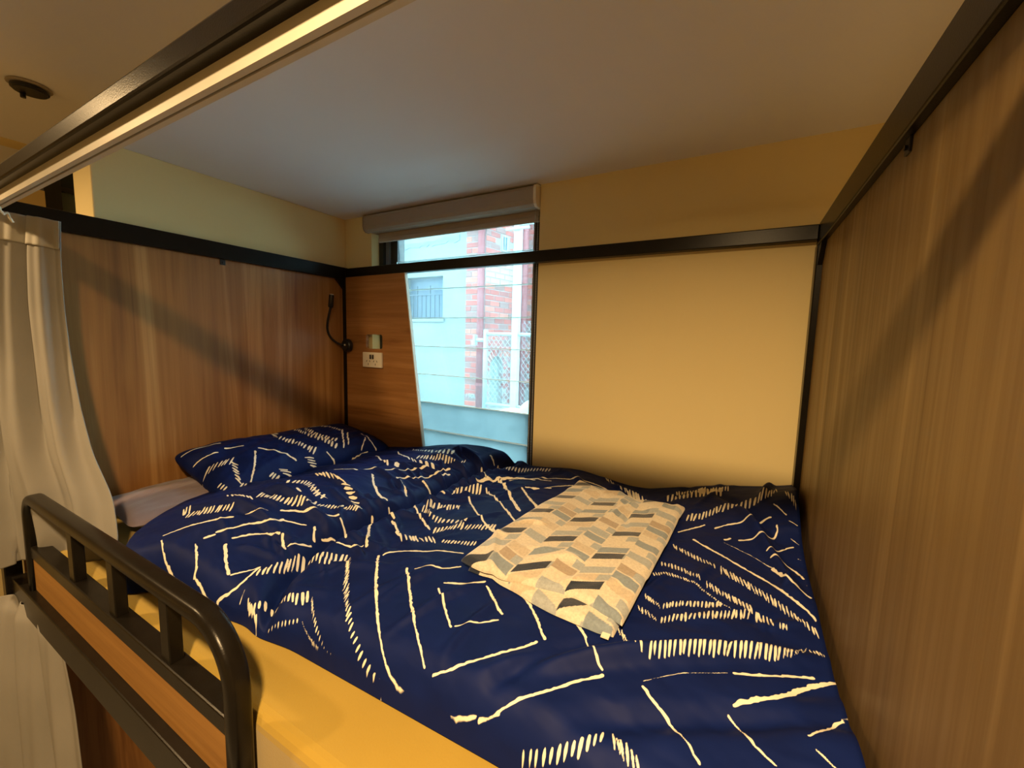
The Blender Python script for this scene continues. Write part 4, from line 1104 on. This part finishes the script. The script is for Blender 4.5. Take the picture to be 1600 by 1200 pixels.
def throw_sheet(name, C, lift, thick, nu, nv, parent, inset=0.0, wave=0.0):
    a = np.linspace(0, 1, nu)
    b = np.linspace(0, 1, nv)
    A, B = np.meshgrid(a, b, indexing='ij')
    A3, B3 = A[..., None], B[..., None]
    P = (1 - A3) * (1 - B3) * C[0] + (1 - A3) * B3 * C[1] + A3 * B3 * C[2] + A3 * (1 - B3) * C[3]
    X, Y = P[..., 0].copy(), P[..., 1].copy()
    # near edge sags between its corners, the long sides are gently bowed
    Y += wave * (1 - B) ** 3 * (np.sin(A * math.pi) * .010 - np.sin(A * 2 * math.pi) * .012)
    X += .004 * np.sin(B * 6) * (A - .5)
    e = np.minimum(np.minimum(A * .35, (1 - A) * .35), np.minimum(B * .61, (1 - B) * .61))
    pr = np.sqrt(np.clip(1 - (1 - np.clip(e / .016, 0, 1)) ** 2, 0, 1))
    base = duvet_top(X, Y)
    k = 5
    ker = np.ones(2 * k + 1) / (2 * k + 1)
    bs = np.apply_along_axis(lambda v: np.convolve(np.pad(v, k, 'edge'), ker, 'valid'), 0, base)
    bs = np.apply_along_axis(lambda v: np.convolve(np.pad(v, k, 'edge'), ker, 'valid'), 1, bs)
    Z = np.maximum(bs, base) + lift + thick * pr + .0035 * (_vn(A * 5 + 1, B * 8 + 2, 21) - .5) + .004 * np.exp(-((B - .85 - .04 * np.sin(A * 3)) / .03) ** 2)
    col = throw_color(A * .35, B * .61)
    o = grid_mesh(name, np.stack([X, Y, Z], -1), M['throw'], parent, attr={'tile': col}, flip=True)
    return o
M['throw'] = mat('fleece_tile_print', (.7, .6, .45), .92, 0, .15, .5)
t, N, L, b = nodes(M['throw'])
at = N.new('ShaderNodeAttribute')
at.attribute_name = 'tile'
mp = mapping(t, (1, 1, 1))
n = noise(t, mp.outputs[0], 180, 5, .7)
r = ramp(t, n.outputs['Fac'], [(.3, (.72, .72, .72)), (.65, (1.08, 1.08, 1.08))])
mx = N.new('ShaderNodeMix')
mx.data_type = 'RGBA'
mx.blend_type = 'MULTIPLY'
mx.inputs[0].default_value = .8
L.new(at.outputs['Color'], mx.inputs[6])
L.new(r.outputs[0], mx.inputs[7])
L.new(mx.outputs[2], b.inputs['Base Color'])
bump(t, n.outputs['Fac'], .5, .002, b)
th = empty('folded_throw', 1.55, -.5, -.84, 'folded cream fleece throw with grey and charcoal tile print lying on the duvet', 'blanket')
throw_sheet('upper_fold', TC, 0.015, .013, 380, 640, th, wave=1)
C2 = TC + np.array([(.022, -.004), (0.01, -.01), (-.015, -.01), (-.010, -.018)])
throw_sheet('lower_fold', C2, .003, .014, 160, 260, th, wave=-.6)
box('care_tag', 1.683, 1.697, -.846, -.828, -.852, -.850, M['white'], th)

# ------------------------------------------------------------------ curtains
M['curtain'] = mottled('unbleached_curtain', (.26, .25, .23), (.30, .285, .265), 5, .85, 420, .22, .0008, .2)
def curtain(name, rows, nfold, amp, nu, nv, label, parent=None, seed=0, phase=0.0):
    """rows: list of (z_left, z_right, [(x,y)...plan path])"""
    ts = np.linspace(0, 1, nv)
    us = np.linspace(0, 1, nu)
    K = len(rows)
    kk = np.linspace(0, 1, K)
    paths = []
    for zl, zr, P in rows:
        q = _interp(P, us)
        paths.append(np.c_[q, zl + (zr - zl) * us])
    paths = np.array(paths)                      # K, nu, 3
    P = np.zeros((nu, nv, 3))
    for i in range(nu):
        for c in range(3):
            P[i, :, c] = np.interp(ts, kk, paths[:, i, c])
    # smooth down the drop
    for _ in range(30):
        P[:, 1:-1] = (P[:, :-2] + 2 * P[:, 1:-1] + P[:, 2:]) / 4
    T = np.gradient(P[:, :, :2], axis=0)
    Nn = np.stack([T[..., 1], -T[..., 0]], -1)
    Nn /= np.linalg.norm(Nn, axis=-1, keepdims=True) + 1e-9
    U, V = np.meshgrid(us, ts, indexing='ij')
    a = amp * (np.sin((U + .05 * np.sin(V * 3 + seed)) * math.pi * 2 * nfold + phase + .8 * V) + .35 * np.sin(U * math.pi * 4.6 * nfold + seed + 2 * V)) * (.75 + .5 * V)
    a *= np.clip((1 - U) * 6, .15, 1)
    P[..., 0] += Nn[..., 0] * a
    P[..., 1] += Nn[..., 1] * a
    P[..., 2] += .004 * np.sin(U * 25 + seed) * V
    o = grid_mesh(name, P, M['curtain'], parent)
    s = o.modifiers.new('thickness', 'SOLIDIFY')
    s.thickness = .0025
    return o, P
rows = [
 (-.022, -.052, [(.035, -1.225), (.06, -1.20), (.13, -1.16), (.215, -1.10)]),
 (-.12, -.150, [(.035, -1.235), (.07, -1.20), (.13, -1.16), (.192, -1.10)]),
 (-.27, -.280, [(.035, -1.245), (.07, -1.21), (.13, -1.165), (.187, -1.10)]),
 (-.42, -.420, [(.035, -1.255), (.07, -1.22), (.13, -1.17), (.203, -1.10)]),
 (-.56, -.560, [(.035, -1.265), (.08, -1.23), (.16, -1.17), (.245, -1.10)]),
 (-.69, -.690, [(.035, -1.27), (.09, -1.235), (.20, -1.17), (.31, -1.10)]),
 (-.82, -.800, [(.035, -1.27), (.12, -1.235), (.19, -1.18), (.30, -1.14), (.395, -1.09)]),
 (-.94, -.905, [(.035, -1.265), (.13, -1.235), (.185, -1.175), (.32, -1.145), (.445, -1.10)]),
 (-1.02, -.952, [(.035, -1.262), (.12, -1.24), (.178, -1.165), (.30, -1.165), (.425, -1.11)]),
]
cu, CP = curtain('curtain', rows, 2.6, .016, 150, 160, '', seed=1.3, phase=.6)
tag(cu, 'unbleached cloth curtain gathered at the pillow end, its hem tucked over the mattress', 'curtain')
# stitched header tape near the top and the hook that carries it
k = int(160 * .105)
hd = CP[8:, :k].copy()
T = np.gradient(hd[:, :, :2], axis=0)
Nn = np.stack([T[..., 1], -T[..., 0]], -1)
Nn /= np.linalg.norm(Nn, axis=-1, keepdims=True)
hd[..., :2] += Nn * .0045
h = grid_mesh('header_tape', hd, mottled('header_tape_cloth', (.40, .385, .34), (.44, .42, .375), 9, .7), cu)
s = h.modifiers.new('thickness', 'SOLIDIFY')
s.thickness = .0015
tube('curtain_hook', [(.205, -1.205, -.036), (.203, -1.202, -.050), (.196, -1.195, -.056), (.188, -1.188, -.050), (.187, -1.185, -.060), (.19, -1.18, -.072)], .003, M['white'], cu)
rows = [
 (-1.120, -1.115, [(.03, -1.245), (.10, -1.214), (.27, -1.206), (.39, -1.204)]),
 (-1.16, -1.16, [(.03, -1.26), (.12, -1.228), (.27, -1.212), (.41, -1.208)]),
 (-1.35, -1.33, [(.03, -1.275), (.14, -1.235), (.27, -1.215), (.42, -1.20)]),
 (-1.60, -1.60, [(.03, -1.28), (.15, -1.24), (.28, -1.215), (.44, -1.20)]),
 (-2.24, -2.24, [(.03, -1.28), (.17, -1.24), (.32, -1.21), (.50, -1.20)]),
]
cu2, CP2 = curtain('curtain', rows, 2.6, .012, 120, 120, '', seed=2.1, phase=2.2)
tag(cu2, 'greyish cloth curtain of the lower bunk hanging below the side rail', 'curtain')
# ------------------------------------------------------------------ outside: alley, white building, brick building, gate
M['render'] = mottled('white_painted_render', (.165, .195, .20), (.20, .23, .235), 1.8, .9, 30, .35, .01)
M['mortar'] = mottled('pale_mortar', (.27, .22, .215), (.31, .26, .25), 12, .95)
BR = []
for i, c in enumerate([(.33, .060, .045), (.39, .085, .06), (.27, .06, .05), (.40, .12, .085), (.22, .10, .09), (.35, .07, .055)]):
    BR.append(mottled('red_brick_%d' % i, c, tuple(v * 1.25 for v in c), 22, .9, 90, .4, .004))
M['stained'] = mottled('stained_brick', (.34, .20, .14), (.44, .36, .30), 16, .9)
M['pipe'] = mottled('maroon_pipe', (.21, .035, .04), (.26, .05, .055), 10, .5)
M['galv'] = mottled('galvanised_steel', (.26, .33, .36), (.32, .39, .42), 20, .45)
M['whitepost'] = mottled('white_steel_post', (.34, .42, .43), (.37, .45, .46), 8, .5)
M['bluepane'] = mottled('blue_grey_pane', (.035, .06, .10), (.07, .11, .16), 40, .4)
M['curtainpane'] = mottled('pale_blue_pane', (.065, .11, .17), (.09, .14, .20), 8, .4)
M['ironbar'] = mat('painted_iron', (.03, .05, .08), .5)
M['paving'] = mottled('alley_concrete', (.36, .37, .36), (.42, .43, .42), 4, .9)
M['plaster'] = mottled('grey_patch', (.12, .145, .15), (.16, .185, .19), 14, .9)
GZ = -1.42                              # ground of the alley
struct(box('trim_1', -9, 4.0, .26, 12, GZ - .2, GZ, M['paving'])).name = 'ground'
wb = empty('white_building', -4, 3.7, GZ, 'white rendered building with a barred window seen through the louvres', 'building')
WY = 3.7
wx0, wx1, wz0, wz1 = -3.15, -2.32, -.01, .665
bm = bmesh.new()
bm_box(bm, -9, wx0, WY, WY + .35, GZ, 3.4)
bm_box(bm, wx1, -1.872, WY, WY + .35, GZ, 3.4)
bm_box(bm, wx0, wx1, WY, WY + .35, GZ, wz0)
bm_box(bm, wx0, wx1, WY, WY + .35, wz1, 3.4)
bmesh.ops.remove_doubles(bm, verts=bm.verts, dist=1e-4)
done('wall', bm, M['render'], wb)
wf = box('window', wx0, wx1, WY + .16, WY + .20, wz0, wz1, M['curtainpane'], wb)
box('pane', wx0 + .03, wx1 - .03, WY + .145, WY + .16, wz0 + .40, wz1 - .03, M['bluepane'], wf)
for k in range(9):
    x = wx0 + .06 + k * .092
    box('window_bar', x - .008, x + .008, WY + .05, WY + .066, wz0, wz0 + .40 + (.14 if k % 3 == 2 else 0), M['ironbar'], wf)
box('window_bar', wx0, wx1, WY + .045, WY + .062, wz0 + .385, wz0 + .405, M['ironbar'], wf)
box('window_bar', wx0, wx1, WY + .045, WY + .062, wz0 + .01, wz0 + .028, M['ironbar'], wf)
box('sill', wx0 - .04, wx1 + .04, WY - .03, WY + .05, wz0 - .05, wz0, M['render'], wb, .004)
# uneven patch of bare plaster high on the wall
rp = random.Random(8)
def blob(name, pts, y, parent, m):
    bm = bmesh.new()
    A = [bm.verts.new((x, y, z + ZT)) for x, z in pts]
    B = [bm.verts.new((x, y + .012, z + ZT)) for x, z in pts]
    bm.faces.new(A)
    bm.faces.new(B[::-1])
    for i in range(len(pts)):
        bm.faces.new((A[i], A[(i + 1) % len(pts)], B[(i + 1) % len(pts)], B[i]))
    return done(name, bm, m, parent)
up, lo = [], []
for k in range(22):
    x = -3.15 + k * .055
    c = 1.165 + .002 * k
    up.append((x, c + rp.uniform(.015, .05) + (.02 if k > 12 else 0)))
    lo.append((x, c - rp.uniform(.01, .06)))
blob('plaster_patch', up + lo[::-1], WY - .008, wb, M['plaster'])

bb = empty('brick_building', -1.5, 4.2, GZ, 'red brick building with an arched opening behind the wire gate', 'building')
rb = random.Random(3)
BH, BL, JT = .073, .212, .013
shared = {}
def brick(origin, ux, w, h, m, parent, proud=.0, depth=.05, rot=0.0, zc=0):
    """one brick; origin = lower left on the wall face; ux = wall direction (unit xy); outward normal is ux rotated -90"""
    key = (round(w, 3), round(h, 3), m.name)
    me = shared.get(key)
    if me is None:
        bm = bmesh.new()
        r = bmesh.ops.create_cube(bm, size=1)
        for v in r['verts']:
            v.co = Vector(((v.co.x + .5) * w, v.co.y * depth, (v.co.z + .5) * h))
        es = [e for e in bm.edges if all(v.co.y < 0 for v in e.verts)]
        bmesh.ops.bevel(bm, geom=es, offset=.004, segments=1, affect='EDGES')
        me = bpy.data.meshes.new('brick')
        bm.to_mesh(me)
        bm.free()
        me.materials.append(m)
        shared[key] = me
    o = bpy.data.objects.new('brick', me)
    COL.objects.link(o)
    n = Vector((ux[1], -ux[0], 0))
    o.matrix_world = Matrix.Translation(Vector((origin[0], origin[1], origin[2] + ZT)) + n * (proud - depth / 2 + .008)) @ Matrix.Rotation(math.atan2(ux[1], ux[0]), 4, 'Z')
    o.parent = parent
    o.matrix_parent_inverse = parent.matrix_basis.inverted()
    return o
def courses(p0, ux, length, z0, z1, skip=None, off=0):
    k = 0
    z = z0
    while z + BH < z1:
        s = -(BL + JT) * (.5 if (k + off) % 2 else 0)
        while s < length:
            a, b = max(0, s), min(length, s + BL)
            if b - a > .03 and not (skip and skip(a, b, z)):
                mm = BR[rb.randrange(6)]
                if skip and .48 < z < .80 and rb.random() < .9:
                    mm = M['stained']
                w = round((b - a) / .004) * .004
                brick((p0[0] + ux[0] * a, p0[1] + ux[1] * a, z), ux, w, BH, mm, bb, rb.uniform(-.004, .004))
            s += BL + JT
        z += BH + JT
        k += 1
ux1 = (1.0, 0.0)
c0 = (-1.87, 3.7)                       # end pier next to the white wall
c1 = (-1.524, 3.7)
ud = Vector((.169, 1)).normalized()
ux2 = (ud.x, ud.y)
LEN2 = .84
c2 = (c1[0] + ud.x * LEN2, c1[1] + ud.y * LEN2)
# mortar backing
bm = bmesh.new()
def backing(bm, p, q, z0, z1, th=.2):
    d = Vector((q[0] - p[0], q[1] - p[1])).normalized()
    n = Vector((-d.y, d.x)) * th
    vs = []
    for z in (z0, z1):
        for w in (p, q, (q[0] + n.x, q[1] + n.y), (p[0] + n.x, p[1] + n.y)):
            vs.append(bm.verts.new((w[0], w[1], z + ZT)))
    for f in ((0, 1, 2, 3), (4, 5, 6, 7), (0, 1, 5, 4), (1, 2, 6, 5), (2, 3, 7, 6), (3, 0, 4, 7)):
        bm.faces.new([vs[i] for i in f])
backing(bm, c0, c1, GZ, 3.4)
backing(bm, c2, (c2[0] + 2.5, c2[1]), GZ, 3.4)
done('mortar', bm, M['mortar'], bb)
# side wall backing with an arched opening
AC, AW, AZ = .29, .165, -.80           # centre along the wall, half width, spring line
def side_backing():
    bm = bmesh.new()
    def P(s, z, d=0.0):
        n = Vector((ud.y, -ud.x))
        return bm.verts.new((c1[0] + ud.x * s - n.x * d, c1[1] + ud.y * s - n.y * d, z + ZT))
    K = 14
    arcp = [(AC - AW * math.cos(math.pi * k / K), AZ + AW * 1.35 * math.sin(math.pi * k / K)) for k in range(K + 1)]
    for d0, d1 in ((0, .12),):
        prev = None
        for (s, z) in arcp:
            a, b2 = P(s, z, d0), P(s, 3.4, d0)
            e = P(s, z, d1)
            if prev:
                bm.faces.new((prev[0], a, b2, prev[1]))
                bm.faces.new((prev[0], prev[2], e, a))
            prev = (a, b2, e)
        for s0, s1 in ((0, AC - AW), (AC + AW, LEN2)):
            bm.faces.new((P(s0, GZ), P(s1, GZ), P(s1, 3.4), P(s0, 3.4)))
        for s, q in ((AC - AW, 1), (AC + AW, 1)):
            bm.faces.new((P(s, GZ), P(s, AZ), P(s, AZ, d1), P(s, GZ, d1)))
        f0 = [P(AC - AW, GZ, d1), P(AC + AW, GZ, d1)] + [P(s, z, d1) for s, z in arcp[::-1]]
    bmesh.ops.remove_doubles(bm, verts=bm.verts, dist=1e-4)
    done('mortar', bm, M['mortar'], bb)
    bm = bmesh.new()
    vs = [P(AC - AW, GZ, .11), P(AC + AW, GZ, .11)] + [P(s, z, .11) for s, z in arcp[::-1]]
    return bm, vs
def arched_panel():
    K = 14
    n = Vector((ud.y, -ud.x))
    pts = [(AC - AW, GZ), (AC + AW, GZ)] + [(AC + AW * math.cos(math.pi * k / K), AZ + AW * 1.35 * math.sin(math.pi * k / K)) for k in range(K + 1)]
    bm = bmesh.new()
    A = [bm.verts.new((c1[0] + ud.x * s - n.x * .10, c1[1] + ud.y * s - n.y * .10, z + ZT)) for s, z in pts]
    bm.faces.new(A)
    return done('arched_opening', bm, mottled('grey_green_infill', (.18, .21, .20), (.26, .29, .27), 9, .8), bb)
side_backing()
arched_panel()['label'] = 'grey green board closing the arched opening'
def skip_arch(a, b, z):
    m = (a + b) / 2
    if z < AZ:
        return abs(m - AC) < AW + (b - a) / 2 - .03
    dz = (z + BH / 2 - AZ) / 1.25
    return math.hypot(max(0, abs(m - AC) - (b - a) / 2 + .03), dz) < AW + .10
def skip_vent(a, b, z):
    return (b > .33 and a < .50 and 1.02 < z < 1.30)
courses(c0, ux1, .335, GZ + .06, 1.60)
courses(c1, ux2, .80, GZ + .06, 1.75, lambda a, b, z: skip_arch(a, b, z) or skip_vent(a, b, z), 1)
courses(c2, ux1, .42, GZ + .3, 1.9, None, 0)
# voussoirs round the arch
for k in range(13):
    a = math.pi * (k + .5) / 13
    s, z = AC + (AW + .008) * math.cos(a), AZ + (AW + .008) * 1.3 * math.sin(a)
    me_m = BR[rb.randrange(6)]
    bm = bmesh.new()
    r = bmesh.ops.create_cube(bm, size=1)
    for v in r['verts']:
        v.co = Vector((v.co.x * (.034 if v.co.z < 0 else .046), v.co.y * .05, (v.co.z + .5) * .095))
    n = Vector((ud.y, -ud.x, 0))
    ang = math.atan2(math.sin(a) * 1.1, math.cos(a)) - math.pi / 2
    bm.transform(Matrix.Translation((c1[0] + ud.x * s + n.x * -.01, c1[1] + ud.y * s + n.y * -.01, z + ZT)) @ Matrix.Rotation(math.atan2(ud.y, ud.x), 4, 'Z') @ Matrix.Rotation(-ang, 4, 'Y'))
    done('brick', bm, me_m, bb)
# white framed vent in the side wall
def wall_box(name, s0, s1, z0, z1, d0, d1, m, parent):
    bm = bmesh.new()
    r = bmesh.ops.create_cube(bm, size=1)
    for v in r['verts']:
        v.co = Vector(((s0 + s1) / 2 + v.co.x * (s1 - s0), -(d0 + d1) / 2 + v.co.y * (d1 - d0), (z0 + z1) / 2 + v.co.z * (z1 - z0)))
    bm.transform(Matrix.Translation((c1[0], c1[1], ZT)) @ Matrix.Rotation(math.atan2(ud.y, ud.x), 4, 'Z'))
    return done(name, bm, m, parent)
vt = wall_box('vent', .355, .475, 1.05, 1.27, -.01, .015, M['bluepane'], bb)
for q in ((.345, .365, 1.04, 1.28), (.465, .485, 1.04, 1.28), (.365, .465, 1.04, 1.06), (.365, .465, 1.26, 1.28), (.410, .420, 1.06, 1.26)):
    wall_box('vent_frame', *q, .0, .03, M['whitepost'], vt)
# writing on the pier
def text(name, s, loc, size, m, parent, rot=(math.pi / 2, 0, 0)):
    c = bpy.data.curves.new(name, 'FONT')
    c.body = s
    c.size = size
    c.extrude = .002
    c.align_x = 'CENTER'
    o = bpy.data.objects.new(name, c)
    COL.objects.link(o)
    o.location = (loc[0], loc[1], loc[2] + ZT)
    o.rotation_euler = rot
    c.materials.append(m)
    dg = bpy.context.evaluated_depsgraph_get()
    me = bpy.data.meshes.new_from_object(o.evaluated_get(dg))
    mo = bpy.data.objects.new(name, me)
    COL.objects.link(mo)
    mo.matrix_world = Matrix.LocRotScale(Vector(o.location), o.rotation_euler, None)
    bpy.data.objects.remove(o)
    if parent is not None:
        mo.parent = parent
        mo.matrix_parent_inverse = parent.matrix_basis.inverted()
    return mo
text('lettering', '190L', (-1.745, 3.684, -1.235), .105, M['whitepost'], bb)
# hood over the pier
box('hood', -1.90, -1.42, 3.50, 3.70, 1.335, 1.38, M['galv'], bb, .005)

def pipe(name, x, y, r, z0, z1, m, label, brackets):
    e = empty(name, x, y, GZ, label, 'pipe')
    bm = bmesh.new()
    bm_tube(bm, [(x, y, z0), (x, y, z1)], r, sides=16)
    done('pipe_run', bm, m, e, True)
    for z in brackets:
        disc('bracket', (x, y, z), 'z', r * 1.16, .04, m, e, 20)
    return e
pipe('downpipe', -1.545, 3.615, .052, GZ, 1.34, M['pipe'], 'maroon downpipe on the corner beside the white wall', (.9, -.2, -1.0))
pipe('downpipe', -1.205, 4.36, .050, GZ, 3.2, M['pipe'], 'maroon downpipe right of the tall white post', (1.4, .2))
pt = empty('tall_post', -.597, 3.0, GZ, 'tall white square post standing in front of the brick wall', 'post')
box('post_shaft', -.640, -.556, 2.96, 3.04, GZ, 2.6, M['whitepost'], pt, .006)
box('cross_arm', -.74, -.42, 2.93, 2.955, 1.00, 1.03, M['galv'], pt, .003)
box('cross_arm', -.56, -.36, 2.93, 2.955, 1.04, 1.07, M['galv'], pt, .003)

def chain_panel(x0, x1, z0, z1, y, parent, dx=.068, dz=.084):
    bm = bmesh.new()
    r = .0028
    w, h = x1 - x0, z1 - z0
    sl = dz / dx
    def seg(xa, za, xb, zb, yy):
        d = Vector((xb - xa, 0, zb - za))
        if d.length < .01:
            return
        bm_tube(bm, [(xa, yy, za), (xb, yy, zb)], r, sides=4)
    for sgn in (1, -1):
        k = -int(h / dz) - 2
        while k < w / dx + h / dz + 2:
            xs = x0 + k * dx
            # line x = xs + (z - z0)/sl * sgn
            if sgn > 0:
                za, zb = z0 + max(0, (x0 - xs) * sl), z0 + min(h, (x1 - xs) * sl)
            else:
                za, zb = z0 + max(0, (xs - x1) * sl), z0 + min(h, (xs - x0) * sl)
            if zb > za:
                seg(xs + sgn * (za - z0) / sl, za, xs + sgn * (zb - z0) / sl, zb, y + sgn * .002)
            k += 1
    o = done('chain_link', bm, M['galv'], parent)
    o['kind'] = 'stuff'
    return o
gt = empty('wire_gate', -.8, 3.0, GZ, 'galvanised chain link gate hinged beside the maroon downpipe', 'gate')
tube('gate_frame', [(-1.045, 3.0, GZ + .1), (-1.045, 3.0, -.20)], .030, M['galv'], gt, sides=14)
tube('gate_frame', [(-1.045, 3.0, -.255), (.12, 3.0, -.255)], .022, M['galv'], gt, sides=14)
tube('gate_frame', [(-1.045, 3.0, -1.17), (.12, 3.0, -1.17)], .022, M['galv'], gt, sides=14)
tube('hinge', [(-1.20, 3.0, -.335), (-1.04, 3.0, -.335)], .024, M['galv'], gt, sides=12)
box('hinge_plate', -1.225, -1.195, 2.97, 3.03, -.40, -.27, M['galv'], gt, .004)
chain_panel(-1.02, -.645, -1.15, -.275, 3.0, gt)
fn = empty('wire_fence', -.2, 3.08, GZ, 'chain link fence panel to the right of the tall white post', 'fence')
chain_panel(-.56, .12, -1.15, -.08, 3.09, fn)
tube('fence_rail', [(-.56, 3.09, -1.20), (.12, 3.09, -1.20)], .02, M['galv'], fn, sides=12)
# white rounded hood and slab by the fence foot
cr = empty('kerb_cover', -.42, 2.55, GZ, 'white rounded cover on a pale slab at the foot of the fence', 'cover')
bm = bmesh.new()
bmesh.ops.create_uvsphere(bm, u_segments=24, v_segments=12, radius=1)
bmesh.ops.delete(bm, geom=[v for v in bm.verts if v.co.z < -.02], context='VERTS')
bm.transform(Matrix.Translation((-.17, 2.75, -1.17 + ZT)) @ Matrix.Diagonal((.21, .10, .16, 1)))
done('dome', bm, M['whitepost'], cr, True)
box('slab', -.62, .15, 2.45, 2.95, GZ, -1.17, M['paving'], cr, .01)
